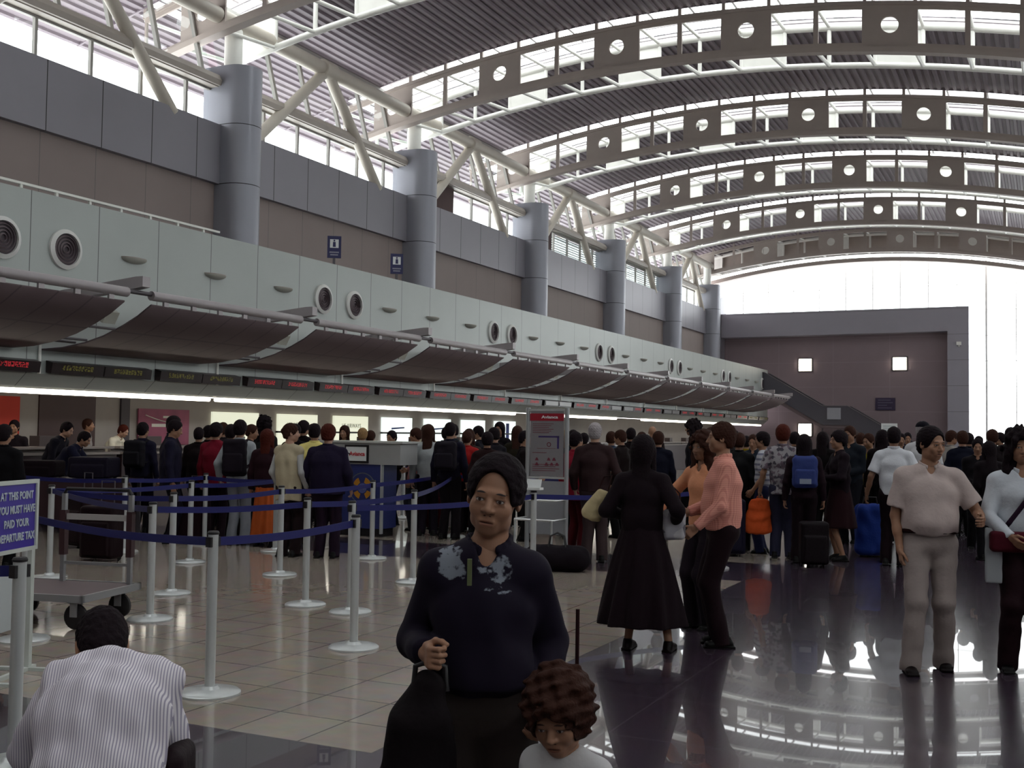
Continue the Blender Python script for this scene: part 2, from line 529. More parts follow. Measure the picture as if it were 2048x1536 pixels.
# skylights over each girder, deck between
SKYF = mat('skylight_frame_paint', (0.42, 0.40, 0.40), .5)
for j, y in enumerate(Y_PLATE):
    fr = MB(); gl = MB()
    if j == 8: break
    for i in range(NC + 1):
        x = u0 + i * CELL; z = zc(x)
        M = frame_M((x, y, z + 1.22), (0, 1, 0), (-1, 0, (x + 9.75) / 41))
        fr.box(0, GY, -.03, .03, -.05, .03, M)
    arc_strip(fr, XLg, XRg, y + .72, y + .78, 1.17, 1.24)
    arc_strip(fr, XLg, XRg, y - .12, y - .04, .84, .90); arc_strip(fr, XLg, XRg, y + GY + .1, y + GY + .18, .84, .92); arc_strip(fr, XLg, XRg, y - .12, y - .06, 1.19, 1.24); arc_strip(fr, XLg, XRg, y + GY + .1, y + GY + .16, 1.19, 1.24); arc_strip(gl, XLg, XRg, y - .085, y - .08, .90, 1.2); arc_strip(gl, XLg, XRg, y + GY + .12, y + GY + .125, .92, 1.2)
    arc_strip(gl, XLg, XRg, y - .05, y + GY + .1, 1.245, 1.255)
    wn = struct(fr.build('window_%d' % (20 + j), SKYF)); gl.build('pane', GLASS, wn)
DECK = mat('roof_deck_paint', (0.20, 0.165, 0.19), 0.55)
XLd = -22.6
def deck(name, ya, yb, v=.80, xr=None):
    XRg_ = xr or XRg
    pitch = .24; m = MB(); prof = []
    x = XLd
    while x < XRg_:
        prof += [(x, 0), (x + .09, 0), (x + .12, .055), (x + .21, .055)]; x += pitch
    pa = [(px, ya, zc(px) + v + h) for px, h in prof]; pb = [(px, yb, zc(px) + v + h) for px, h in prof]
    n0 = len(m.v); m.v += pa + pb; n = len(prof)
    for i in range(n - 1):
        m.f.append((n0 + i, n0 + i + 1, n0 + n + i + 1, n0 + n + i)); m.m.append(0)
    arc_strip(m, XLd, XRg_, ya, yb, v + .08, v + .16); arc_strip(m, XLd, XRg_, ya, ya + .03, v - .01, v + .08); arc_strip(m, XLd, XRg_, yb - .03, yb, v - .01, v + .08)
    return struct(m.build(name, DECK))
deck('ceiling_deck', Y0 - .3, Y_PLATE[0] - .04)
for j in range(8):
    deck('ceiling_deck_%d' % (j + 1), Y_PLATE[j] + GY + .12, Y_PLATE[j + 1] - .05)
for j in range(8):
    deck('ceiling_deck_eave_%d' % (j + 1), Y_PLATE[j] - .05, Y_PLATE[j] + GY + .12, xr=XLg - .1)
deck('ceiling_deck_end', Y_PLATE[8] - .04, 67.3)

# longitudinal pipe with V braces
BRACE = mat('brace_white_shaded', (0.50, 0.46, 0.40), .5)  # white steel, its shade put into the beige-grey colour
PX, PZ = -18.0, 11.45
brace_m = None
for k in range(8):
    ya, yb = Y_PLATE[k], Y_PLATE[k + 1]
    node = (ya + yb) / 2 + .1
    t = thing('roof_brace', 'white steel V brace and long pipe, ' + ['behind the camera', 'over the camera', 'at the top left corner of the view', 'between the nearest and second wall columns',
              'between the second and third wall columns', 'between the third and fourth wall columns', 'between the fourth and fifth wall columns',
              'between the fifth column and the end'][k], 'brace', (PX, node, 0), group='V braces over the left wall')
    h = (yb - ya) / 2
    MB().tube([(0, -h - .1, PZ + .1), (0, h - .15, PZ + .1)], .2, 16).build('pipe', BRACE, t, smooth=50)
    MB().lathe([(.26, -.25), (.26, .25)], 16, (0, 0, PZ + .1), Matrix.Rotation(math.pi / 2, 3, 'X')).build('node_sleeve', BRACE, t, smooth=50)
    MB().tube([(0, 0, PZ + .1), (-.12, -3.0, ZW0 - .1)], .15, 14).build('brace', BRACE, t, smooth=50)
    MB().tube([(0, 0, PZ + .1), (-.12, 2.9, ZW0 - .1)], .15, 14).build('brace', BRACE, t, smooth=50)

# ---- end wall
w = MB()
w.prism([(-18.0, 7.5), (-5.06, 7.58), (-5.06, 0), (-3.95, 0), (-3.95, 8.95), (-18.0, 8.95)], 1, 67.0, 68.2)
struct(w.build('wall_end_frame', ENDFRAME))
w = MB(); w.box(-18.0, -5.0, 67.9, 68.2, 0, 7.6); struct(w.build('wall_end', ENDWALL))
w = MB(); w.box(-18.6, -18.0, 66.9, 68.2, 0, 10.0); struct(w.build('wall_end_corner', GREYCLAD))
w = MB(); arc_strip(w, -20, 6.6, 66.7, 67.3, -.93, -.70); struct(w.build('trim_end_arch', PLATE))
w = MB(); arc_strip(w, -20, 6.6, 66.9, 67.1, -.35, .86); struct(w.build('wall_end_top', PLATE))
fr = MB(); gl = MB()
x = -18.5
xs = []
while x < 6.5:
    xs.append(x); x += 1.54
for x in xs:
    thick = .05 if abs(x + 3.1) < .1 else .02
    zb = 8.95 if x < -4 else 0
    fr.box(x - thick, x + thick, 68.3, 68.4, zb, zc(x) - .4)
z = 1.6
while z < 12:
    fr.box(-3.9, 6.5, 68.33, 68.37, z - .015, z + .015); z += 1.45
for z in (10.35,):
    fr.box(-18.5, -3.9, 68.33, 68.37, z - .015, z + .015)
rings = []
for i in range(31):
    x = -18.5 + 25 * i / 30
    zb = 8.9 if x < -3.9 else 0
    rings.append([(x, 68.36, zb), (x, 68.37, zb), (x, 68.37, zc(x) - .3), (x, 68.36, zc(x) - .3)])
gl.sweep(rings, None)
wn = struct(fr.build('window_10', mat('end_mullion', (0.7, 0.7, 0.68), .4))); gl.build('pane', GLASS, wn)

# ---- right wall (beside the camera, out of view) and the wall behind
w = MB(); w.box(6.6, 6.9, Y0, 68.4, 0, 5.2); w.box(6.6, 6.9, Y0, 68.4, 7.0, 10.4)
struct(w.build('wall_right', BEIGEWALL))
fr = MB(); gl = MB(); y = Y0
while y < 68:
    fr.box(6.65, 6.8, y, y + .08, 5.2, 7.0); y += 2.9
gl.box(6.72, 6.73, Y0, 68.4, 5.2, 7.0)
wn = struct(fr.build('window_11', WHITE)); gl.build('pane', GLASS, wn)
w = MB(); w.box(-22, 7, Y0 - .3, Y0, 0, 13.6); struct(w.build('wall_back', BEIGEWALL))
# ================================================================== fittings of the check-in side
def ordw(i): return ORD[i] if i else 'nearest'

# round louvred vents, two per bay
VENTRIM = mat('vent_rim', (0.60, 0.60, 0.58), .4)
VENTDK = mat('vent_dark', (0.055, 0.04, 0.05), .5)
def vent_proto():
    t = thing('round_vent', '', 'vent')
    R = Matrix.Rotation(math.pi / 2, 3, 'Y')
    m = MB()
    n = 32
    def ring(m, r0, r1, d0, d1):
        rings = []
        for k in range(n + 1):
            a = 2 * math.pi * k / n; c_, s_ = math.cos(a), math.sin(a)
            rings.append([(d0, r0 * c_, r0 * s_), (d1, r0 * c_, r0 * s_), (d1 * .6 + d0 * .4, r1 * c_, r1 * s_), (d0, r1 * c_, r1 * s_)])
        m.sweep(rings, None)
    ring(m, .27, .34, 0.0, .07); m.build('rim', VENTRIM, t, smooth=50)
    m = MB(); m.lathe([(.275, 0.0), (.275, .02)], 32, (0, 0, 0), R); m.build('backing', VENTDK, t)
    m = MB()
    for r in (.05, .105, .16, .215): ring(m, r, r + .022, .01, .05)
    m.build('louvre', mat('vent_louvre', (0.13, 0.10, 0.11), .5), t, smooth=50)
    return t
vp = None; vi = 0
pairs = []
for b in range(7):
    for s_, off in (('left', -1.27 - 8.75 + 8.75), ('right', 0.0)):
        y = 13.7 + BAY * b + (off if off else 0)
        lab = 'round dark louvred vent in the pale fascia, %s one of the %s pair' % (s_, ordw(b))
        if vp is None: vp = vent_proto(); o = vp; o.location = (-15.0, y, 4.58); o['label'] = lab; o['group'] = 'round vents along the fascia'
        else: dup(vp, (-15.0, y, 4.58), label=lab)

# bowl wall lights on the fascia, three per bay
SCON = mat('sconce_shell', (0.42, 0.42, 0.37), .6)
def sconce_proto():
    t = thing('bowl_light', '', 'wall light')
    m = MB(); rings = []
    for i in range(7):
        ph = math.pi / 2 * i / 6
        z = -.085 * math.sin(ph) * 1.0; sc_ = math.cos(ph) * .8 + .2 * (1 - i / 6)
        rings.append([(max(.0, .17 * sc_ * math.sin(math.pi * k / 12)), -.30 * sc_ * math.cos(math.pi * k / 12), z) for k in range(13)])
    m.sweep(rings, None, closed_sec=True)
    m.build('bowl', SCON, t, smooth=60)
    m = MB(); rings = [[(.165 * math.sin(math.pi * k / 12) + .0, -.295 * math.cos(math.pi * k / 12), zz) for k in range(13)] for zz in (0.0, .02)]
    m.sweep(rings, None); m.build('rim', mat('sconce_rim', (0.30, 0.27, 0.24), .6), t, smooth=60)
    return t
spx = None; si = 0
for b in range(6):
    for q in range(3):
        y = 15.27 + BAY * b + 2.2 * q
        lab = 'shallow pale bowl light on the fascia, %s along from the left end' % ('first' if si == 0 else ORD[si])
        if spx is None: spx = sconce_proto(); o = spx; o.location = (-15.0, y, 4.64); o['label'] = lab; o['group'] = 'bowl lights along the fascia'
        else: dup(spx, (-15.0, y, 4.64), label=lab)
        si += 1

# canopies between brackets
def canopy_mat():
    m, nt, p, L = _nodes('perforated_canopy')
    geo = nt.nodes.new('ShaderNodeTexCoord'); sep = nt.nodes.new('ShaderNodeSeparateXYZ'); L.new(geo.outputs['Object'], sep.inputs[0])
    a = _math(nt, 'LESS_THAN', _math(nt, 'FLOORED_MODULO', _math(nt, 'ADD', sep.outputs[1], .02), 0.64), 0.035)
    b = _math(nt, 'LESS_THAN', _math(nt, 'FLOORED_MODULO', sep.outputs[0], 0.8), 0.04)
    f_ = _math(nt, 'MAXIMUM', a, b)
    nz = nt.nodes.new('ShaderNodeTexNoise'); nz.inputs['Scale'].default_value = 2.0; L.new(geo.outputs['Object'], nz.inputs['Vector'])
    mx = nt.nodes.new('ShaderNodeMix'); mx.data_type = 'RGBA'; L.new(f_, mx.inputs['Factor'])
    mx.inputs['A'].default_value = (0.15, 0.11, 0.12, 1); mx.inputs['B'].default_value = (0.10, 0.075, 0.085, 1)
    L.new(mx.outputs['Result'], p.inputs['Base Color']); p.inputs['Roughness'].default_value = .6; p.inputs['Metallic'].default_value = .2
    return m
CANO = canopy_mat()
PIPE = mat('canopy_pipe_paint', (0.34, 0.31, 0.32), .4, metal=.2)
PITCH = BAY / 2
prof = [(-12.62, 3.50), (-12.9, 3.33), (-13.2, 3.19), (-13.6, 3.04), (-14.0, 2.94), (-14.5, 2.87), (-14.98, 2.85)]
def canopy_proto():
    t = thing('sail_canopy', '', 'canopy')
    L_ = PITCH - .55
    m = MB(); rings = []
    for (x, z) in prof:
        rings.append([(x + 12.6, 0, z - .012), (x + 12.6, L_, z - .012), (x + 12.6, L_, z + .012), (x + 12.6, 0, z + .012)])
    m.sweep(rings, None); m.build('membrane', CANO, t, smooth=60)
    MB().tube([(0, -.02, 3.64), (0, L_ + .02, 3.64)], .075, 14).build('pipe', PIPE, t, smooth=50)
    cl = MB().box(-.02, .02, -.05, .05, 3.50, 3.60).mesh('clip', PIPE)
    for k in range(6):
        o = link('clip', cl, t); o.location = (0, .3 + k * (L_ - .6) / 5, 0)
    return t
cp = None
K0 = -3
def bracket_proto():
    t = thing('canopy_bracket', '', 'bracket')
    m = MB(); m.prism([(-2.4, 3.52), (.0, 3.72), (.14, 3.74), (.14, 3.90), (.0, 3.90), (-2.4, 3.68)], 1, -.08, .08); m.build('beam', PIPE, t)
    MB().tube([(0, -.25, 3.66), (0, .25, 3.66)], .035, 8).build('link_rod', DARKMET, t, smooth=50)
    for (x, z) in ((-.75, 3.12), (-1.35, 2.96), (-1.6, 2.93)):
        MB().tube([(x, -.265, z + .02), (x, .265, z + .02)], .022, 8).build('crossbar', DARKMET, t, smooth=50)
    m = MB(); M = frame_M((-.55, -.05, 3.30), (0, 1, 0), (.5, 0, .9)); m.box(-.13, .13, -.1, .1, -.1, .04, M)
    m.box(-.11, .11, -.08, .08, -.12, -.1, M); m.build('floodlight', SCON, t)
    MB().tube([(-2.36, .24, 2.45), (-2.36, .24, 3.0)], .025, 8).build('drop_rod', WHITE, t, smooth=50)
    return t
bp_ = None; ci = 0
k = -6
while True:
    yb = 12.97 + PITCH * k
    if yb > 65: break
    if yb > 4:
        n = k + 2
        lab = 'projecting arm and rods between two dark canopies, %s from the left' % (ORD[n] if n else 'nearest')
        if bp_ is None: bp_ = bracket_proto(); bp_.location = (-12.6, yb, 0); bp_['label'] = lab; bp_['group'] = 'canopy brackets'
        else: dup(bp_, (-12.6, yb, 0), label=lab)
        lab = 'dark curved sail canopy under the fascia, %s from the left' % (ORD[n] if n else 'nearest')
        if yb + PITCH < 64.6:
            if cp is None: cp = canopy_proto(); cp.location = (-12.6, yb + .275, 0); cp['label'] = lab; cp['group'] = 'sail canopies'
            else: dup(cp, (-12.6, yb + .275, 0), label=lab)
    k += 1

# flight displays under the canopies
SCRB = mat('display_case', (0.018, 0.008, 0.010), .35)
REDTXT = emit('red_dots', (0.55, 0.02, 0.03), .55); GRNTXT = emit('dim_green_dots', (0.10, 0.09, 0.01), .6)
GREYSC = mat('unlit_display', (0.20, 0.19, 0.19), .3)
def display(label, y0, kind, rnd):
    t = thing('flight_display', label, 'display', (-15.0, y0, 2.58), group='flight displays over the counters')
    m = MB(); m.prism([(.0, -.10), (.13, -.12), (.16, .06), (.0, .10)], 1, 0, 1.13); m.build('case', SCRB, t)
    m = MB()
    mt = {'r': REDTXT, 'g': GRNTXT, 'n': GREYSC}[kind]
    if kind == 'n':
        m.box(.146, .158, .06, 1.07, -.085, .045)
        m.build('screen', mt, t)
    else:
        x = .22
        while x < .85:
            for r_ in range(5):
                for c_ in range(3):
                    if rnd.random() < .62:
                        yy = x + c_ * .018; zz = -.05 + r_ * .017
                        xx = .16 - (0.06 - zz) / .18 * .03 + .002
                        m.box(xx - .004, xx + .004, yy, yy + .013, zz, zz + .012)
            x += .068
        m.build('dot_text', mt, t)
rnd = random.Random(5)
yy = 10.85 + .01; di = 0
kinds = 'r r gg gg rr rr rr rr rr rr nn rr rn nr rr nn rr rn rr nn'.replace(' ', '')
while yy < 64:
    for s_ in range(2):
        kd = kinds[di % len(kinds)] if di > 1 else 'r'
        nm = {'r': 'display with red lettering', 'g': 'display with dim green lettering', 'n': 'blank grey display'}[kd]
        pos = di
        place = ('%s from the left' % (ORD[pos] if pos else 'first')) if pos < len(ORD) else ('%s from the right end' % ORD[43 - pos] if 43 - pos < len(ORD) and 43 - pos > 0 else 'at the right end')
        display('%s, %s over the counters' % (nm, place), yy + s_ * 1.15, kd, rnd)
        di += 1
    yy += 2.515

# strip lights at the edge of the counter soffit
TUBE = emit('strip_light_glow', (1.0, 0.93, 0.80), 9.0)
for i, (a, b) in enumerate(((8.0, 17.85), (17.98, 32.3), (35.3, 41.6), (44.6, 52.8), (53.0, 66.2))):
    t = thing('strip_light', 'long glowing strip light under the counter canopy, %s from the left' % ORD[i].replace('nearest', 'first'), 'light', (-15.36, a, 2.17), group='strip lights over the counters')
    MB().box(-.05, .05, 0, b - a, .045, .09).build('housing', WHITE, t)
    MB().tube([(0, .03, 0), (0, b - a - .03, 0)], .04, 8).build('tube', TUBE, t, smooth=50)

# counter back wall : light boxes, poster, doorway
PANE = emit('lightbox_glow', (0.95, 0.97, 0.76), .72); PANE2 = emit('lightbox_glow_pale', (0.9, 1.0, 0.95), 1.0)
INK = mat('grey_ink', (0.25, 0.25, 0.24), .6); INKB = mat('blue_ink', (0.02, 0.04, 0.25), .6)
words_ = {1: 'US AIRWAYS', 2: 'US AIRWAYS', 3: 'A. AIRLINES', 4: 'A. AIRLINES'}
for i in range(7):
    y0 = 20.93 + 2.512 * i
    t = thing('light_box', 'glowing white panel on the counter back wall, %s from the left' % ORD[i].replace('nearest', 'first'), 'light box', (-17.97, y0, 0), group='light boxes behind the counters')
    MB().box(0, .06, 0, 1.72, 1.54, 1.98).build('upper_panel', PANE if i < 3 else PANE2, t)
    MB().box(0, .06, 0, 1.72, 1.05, 1.49).build('lower_panel', PANE if i < 3 else PANE2, t)
    MB().box(0.0, .075, -.03, 1.75, 1.49, 1.54).build('divider', BLACK, t)
    if i in (1, 2):
        text('lettering', 'US AIRWAYS', .17, INK, t, frame_M((.064, .86, 1.70), (0, 1, 0), (0, 0, 1)))
    if i in (3, 4):
        MB().prism([(.5, 1.62), (1.25, 1.66), (1.25, 1.70), (.5, 1.67)], 0, .06, .066).build('logo', INKB, t)
    if i == 6:
        MB().box(.06, .066, .9, 1.15, 1.2, 1.9).build('logo', INKB, t)
t = thing('poster', 'purple poster with a white arc on the counter back wall', 'poster', (-17.97, 18.55, 0))
m = MB(); m.box(0, .03, 0, 1.6, 1.2, 2.0)
pm, nt, p, L = _nodes('purple_poster'); tc = nt.nodes.new('ShaderNodeTexCoord'); nz = nt.nodes.new('ShaderNodeTexNoise'); nz.inputs['Scale'].default_value = 2.2
cr = nt.nodes.new('ShaderNodeValToRGB'); cr.color_ramp.elements[0].color = (0.12, 0.01, 0.06, 1); cr.color_ramp.elements[1].color = (0.45, 0.08, 0.16, 1)
L.new(tc.outputs['Object'], nz.inputs['Vector']); L.new(nz.outputs['Fac'], cr.inputs[0]); L.new(cr.outputs[0], p.inputs['Base Color'])
m.build('sheet', pm, t)
CREAM = mat('cream_print', (0.75, 0.72, 0.66), .6)
MB().tube([(.035, .2 + .13 * i, 1.86 - .16 * math.sin(min(1, i / 7) * math.pi / 2)) for i in range(9)], .012, 6).build('arc', CREAM, t)
MB().box(.03, .036, .75, 1.15, 1.80, 1.85).box(.03, .036, .4, 1.05, 1.60, 1.67).build('lettering', CREAM, t)
t = thing('banner', 'red banner with a white round mark at the left edge', 'banner', (-17.9, 14.6, 0))
MB().box(0, .03, 0, .75, .9, 2.15).build('cloth', mat('red_banner', (0.55, 0.05, 0.03), .7), t)
MB().lathe([(.10, .03), (.10, .036)], 20, (0, .5, 1.35), Matrix.Rotation(math.pi / 2, 3, 'Y')).build('mark', CREAM, t)
w = MB(); w.box(-18.02, -17.97, 15.9, 17.35, 0, 2.2)
struct(w.build('door_1', mat('dark_wood_door', (0.045, 0.015, 0.015), .45)))
w = MB(); w.box(-18.02, -17.95, 18.05, 18.3, 0, 2.2); struct(w.build('trim_1', mat('dark_post', (0.05, 0.04, 0.05), .5)))

# check-in counters
CTR = mat('counter_front', (0.035, 0.016, 0.020), .4); CTOP = mat('counter_top', (0.30, 0.26, 0.24), .35)
def counter_proto(L_=4.9):
    t = thing('check_in_counter', '', 'counter')
    MB().box(-.75, 0, 0, L_, 0, 1.1).build('body', CTR, t)
    MB().box(-.30, .06, -.02, L_ + .02, 1.1, 1.14).build('ledge', CTOP, t)
    MB().box(-.35, -.28, 0, L_, 1.1, 1.22).box(-.34, -.05, 0, L_, 1.20, 1.24).build('shelf', CTOP, t)
    for y in (1.0, 3.5):
        mo = link('monitor', MB().box(-.65, -.33, y, y + .42, 1.24, 1.25).box(-.62, -.38, y + .02, y + .40, 1.25, 1.42).mesh('monitor', mat('monitor_case', (0.07, 0.05, 0.05), .5)), t)
    return t
cpt = None
for i in range(11):
    y = 10.2 + 5.03 * i
    lab = 'dark check-in counter with a pale ledge, %s from the left' % ORD[i].replace('nearest', 'first')
    if cpt is None: cpt = counter_proto(); cpt.location = (-15.1, y, 0); cpt['label'] = lab; cpt['group'] = 'check-in counters'
    else: dup(cpt, (-15.1, y, 0), label=lab)

# restroom signs standing on the fascia edge
BLUES = mat('sign_blue', (0.020, 0.022, 0.09), .4); WPR = mat('white_print', (0.72, 0.74, 0.74), .5)
for (y, side) in ((21.75, 'left'), (24.55, 'right')):
    t = thing('pictogram_sign', 'dark blue restroom pictogram sign above the fascia, %s one of two' % side, 'sign', (-15.11, y, 5.62), rotz=math.radians(35), group='restroom signs')
    MB().box(-.16, .16, -.02, .02, 0, .52).build('board', BLUES, t)
    MB().box(-.10, .10, -.026, -.02, .24, .44).build('pictogram_panel', WPR, t)
    m = MB(); m.lathe([(.022, 0), (.022, .006)], 12, (0, -.03, .41), Matrix.Rotation(math.pi / 2, 3, 'X')); m.prism([(-.035, .26), (.035, .26), (.03, .38), (-.03, .38)], 1, -.032, -.026)
    m.build('figure', BLUES, t)
    MB().box(-.11, .11, -.024, -.02, .12, .15).box(-.09, .09, -.024, -.02, .06, .09).build('lettering', mat('dim_print', (.25, .25, .3), .5), t)
    MB().box(-.03, .03, -.02, .02, -.17, 0).build('stem', DARKMET, t)
t = thing('red_bags_pile', 'dark red bundle lying behind the fascia edge near the third column', 'bundle', (-15.9, 34.2, 4.3))
m = MB()
for k in range(5):
    m.lathe([(.05, 0), (.35, .25), (.4, .8), (.3, 1.15), (.05, 1.28)], 12, (0, k * .4 - .8, 0.02 * k))
m.build('bundle', mat('dark_red_cloth', (.10, .01, .015), .8), t, smooth=60)

# two small grilles on the wall recess
for q, (y, s_) in enumerate(((46.0, 'left'), (47.6, 'right'))):
    pass
t = thing('wall_grille', 'pair of small grey wall grilles above the fascia beyond the fourth column', 'grille', (-18.14, 52.2, 5.65))
MB().box(0, .04, 0, .8, 0, .45).build('grille', mat('grille_grey', (.16, .17, .18), .5), t)
MB().box(0, .04, 1.3, 2.1, 0, .45).build('grille', mat('grille_grey', (.16, .17, .18), .5), t)

# ---- end wall things
LAMP = emit('wall_lamp_glow', (1.0, 0.93, 0.78), 6.0)
for (x, z, s_) in ((-13.08, 5.83, 'left one high on the end wall'), (-7.7, 5.83, 'right one high on the end wall'), (-13.08, 1.95, 'low on the end wall under the stairs')):
    t = thing('wall_lamp', 'glowing square wall lamp, ' + s_, 'wall light', (x, 67.86, z), group='square lamps on the end wall')
    MB().box(-.43, .43, -.02, .04, -.41, .41).build('frame', BLACK, t)
    m = MB()
    rings = [[(-.37, -.02 - d, zz), (.37, -.02 - d, zz), (.37, .0, zz), (-.37, .0, zz)] for zz, d in ((-.36, .05), (-.2, .1), (.2, .1), (.36, .05))]
    m.sweep(rings, None); m.build('diffuser', LAMP, t)
t = thing('direction_sign', 'dark blue notice board high on the end wall', 'sign', (-8.5, 67.85, 3.5))
MB().box(-.55, .55, -.03, .03, -.36, .36).build('board', mat('notice_board', (0.035, 0.022, 0.06), .4), t)
m = MB()
for k, (a, b) in enumerate(((-.4, .3), (-.42, .42), (-.4, .1), (-.42, .36))): m.box(a, b, -.036, -.03, .2 - k * .15, .25 - k * .15)
m.build('lettering', mat('faint_print', (.10, .09, .14), .5), t)
t = thing('security_camera', 'small white camera on the right jamb of the end wall', 'camera', (-4.45, 66.95, 6.85))
MB().box(-.12, .12, -.22, .02, -.08, .10).build('housing', WHITE, t); MB().box(-.04, .04, -.02, .05, -.16, -.06).build('mount', WHITE, t)

# stairs in front of the end wall
t = thing('staircase', 'staircase with dark glazed balustrade descending right from the fascia end', 'stairs', (0, 65.0, 0))
STAIR = mat('stair_underside', (0.13, 0.095, 0.10), .6); BAL = mat('balustrade_panel', (0.075, 0.07, 0.085), .2, var=.02)
rp = [(-15.2, 4.3), (-14.9, 4.3), (-11.6, 2.35), (-10.2, 2.35), (-6.3, 0.05)]
m = MB()
m.prism(rp + [(-6.6, 0.0), (-10.3, 2.05), (-11.65, 2.05), (-14.95, 3.95), (-15.2, 3.95)], 1, 0.1, 1.5); m.build('flight', STAIR, t)
sm = MB().box(0, .30, .12, 1.48, 0, .17).mesh('step', STAIR)
n = 11
for i in range(n):
    o = link('step', sm, t); o.location = (-14.9 + i * .3, 0, 4.13 - i * .177)
for i in range(13):
    o = link('step', sm, t); o.location = (-10.2 + i * .3, 0, 2.18 - i * .177)
for yy, nm in ((.05, 'balustrade'), (1.5, 'balustrade')):
    m = MB(); rings = [[(x, yy, z - .12), (x, yy + .03, z - .12), (x, yy + .03, z + .92), (x, yy, z + .92)] for x, z in rp]
    m.sweep(rings, None); m.build(nm, BAL, t)
    MB().tube([(x, yy + .015, z + .95) for x, z in rp], .035, 8).build('handrail', DARKMET, t, smooth=50)
for x, z in ((-11.6, 2.3), (-10.2, 2.3)):
    MB().box(x - .04, x + .04, .2, .28, 0, z).build('post', DARKMET, t)
MB().box(-11.3, -10.55, -.02, .04, 2.55, 3.2).build('white_notice', mat('notice_grey', (.30, .30, .33), .5), t)
MB().box(-11.3, -11.2, -.02, .04, 2.3, 2.55)

# ================================================================== queue stanchions and belts
BELT = mat('blue_belt', (0.008, 0.010, 0.105), .45, var=.15, vscale=20); 
post_mesh = MB().lathe([(.031, .02), (.031, .955)], 20).mesh('post', ALU, smooth=50)
base_mesh = MB().lathe([(.0, 0), (.185, 0), (.185, .012), (.172, .022), (.06, .032), (.045, .05), (.0, .05)], 40).mesh('base', ALU, smooth=35)
cap_mesh = MB().lathe([(.034, .955), (.036, .965), (.030, .975)], 20).mesh('cap', BLACK, smooth=40)
cas_mesh = MB().box(-.020, .020, .028, .045, .88, .94).mesh('belt_clip', BLACK)
ST = {}
def stanchion(key, x, y, label, h=1.0):
    t = thing('queue_stanchion', label, 'stanchion', (x, y, 0), group='queue stanchions')
    link('post', post_mesh, t); link('base', base_mesh, t); link('cap', cap_mesh, t)
    for a in (0, 1, 2, 3):
        if a in (0, 2):
            o = link('belt_clip', cas_mesh, t); o.rotation_euler = (0, 0, a * math.pi / 2)
    ST[key] = (x, y, t)
for k_, x, y, l in (
    ('A', -4.56, 5.36, 'silver stanchion with its full base in front, nearest in the middle of the queue'),
    ('B', -4.60, 6.97, 'silver stanchion directly left of the boy, on beige tiles'),
    ('U', -5.52, 8.30, 'silver stanchion just behind the one left of the boy'),
    ('C', -6.73, 7.15, 'silver stanchion right behind the trolley wheel'),
    ('D', -7.60, 8.35, 'silver stanchion second behind the trolley, slightly right of it'),
    ('E', -6.10, 8.44, 'silver stanchion in front of the big person in a dark coat'),
    ('F', -9.18, 10.38, 'silver stanchion third behind the trolley'),
    ('G', -10.64, 10.8, 'silver stanchion beyond the upright handle of the trolley'),
    ('H', -7.59, 10.02, 'silver stanchion in front of the person in the beige vest'),
    ('I', -10.45, 12.1, 'silver stanchion far behind the trolley by the suitcases'),
    ('J', -9.50, 8.60, 'silver stanchion right of the blue departure tax sign'),
    ('K', -12.3, 10.6, 'silver stanchion rising behind the blue departure tax sign'),
    ('L', -6.04, 10.25, 'silver stanchion left of the boy and right of the emblem desk'),
    ('M', -7.58, 11.85, 'silver stanchion at the right edge of the emblem desk'),
    ('N', -10.0, 15.7, 'silver stanchion behind the emblem desk, farther back'),
    ('O', -10.62, 17.6, 'silver stanchion before the burgundy suitcases'),
    ('P', -8.13, 14.97, 'silver stanchion behind the boy, left one of two by his head'),
    ('Q', -9.4, 18.0, 'silver stanchion touching the boy head outline on the left'),
    ('R', -4.95, 10.9, 'silver stanchion with a small plate, right of the boy'),
    ('S', -4.39, 3.80, 'silver stanchion at the left edge beside the crouching man'),
    ('T', -9.1, 11.9, 'silver stanchion left of the person in the beige vest'),
    ('V', -3.62, 13.2, 'silver stanchion behind the man in the pink shirt'),
    ('X', -6.89, 6.02, 'silver stanchion hidden behind the blue departure tax sign board'),
    ('Z', -5.13, 3.54, 'silver stanchion outside the left edge, by the crouching person'),
    ('Y', -14.3, 10.2, 'silver stanchion outside the left edge, before the luggage table'),
    ('W', -5.6, 16.2, 'silver stanchion beyond the white-haired person')):
    stanchion(k_, x, y, l)
def belt(a, b, z=.91):
    xa, ya, t = ST[a]
    if isinstance(b, str): xb, yb = ST[b][:2]
    else: xb, yb = b
    dx, dy = xb - xa, yb - ya; d = math.hypot(dx, dy); ux, uy = dx / d, dy / d
    nx, ny = -uy, ux
    rings = []
    for i in range(9):
        s_ = .035 + (d - .07) * i / 8; sag = -.035 * math.sin(math.pi * i / 8) * min(1, d / 2.5)
        cx, cy = ux * s_, uy * s_
        rings.append([(cx - nx * .002, cy - ny * .002, z - .026 + sag), (cx + nx * .002, cy + ny * .002, z - .026 + sag), (cx + nx * .002, cy + ny * .002, z + .026 + sag), (cx - nx * .002, cy - ny * .002, z + .026 + sag)])
    MB().sweep(rings, None).build('belt', BELT, t)
for a, b in (('A', 'B'), ('A', 'X'), ('S', 'Z'), ('C', 'E'), ('J', 'F'), ('J', 'D'), ('J', 'C'), ('D', 'H'), ('G', 'I'), ('G', 'K'), ('F', 'T'), ('I', 'T'), ('H', 'M'),
             ('E', 'L'), ('U', 'R'), ('L', 'P'), ('M', 'Q'), ('N', 'O'), ('O', 'Q'), ('R', 'V'), ('P', 'W'), ('K', 'Y')):
    belt(a, b)
m = MB(); m.box(-.09, .09, -.05, .05, .985, 1.01); M = frame_M((0, 0, 1.05), (1, 0, 0), (0, .35, .94)); m.box(-.085, .085, -.05, .05, -.004, .004, M)
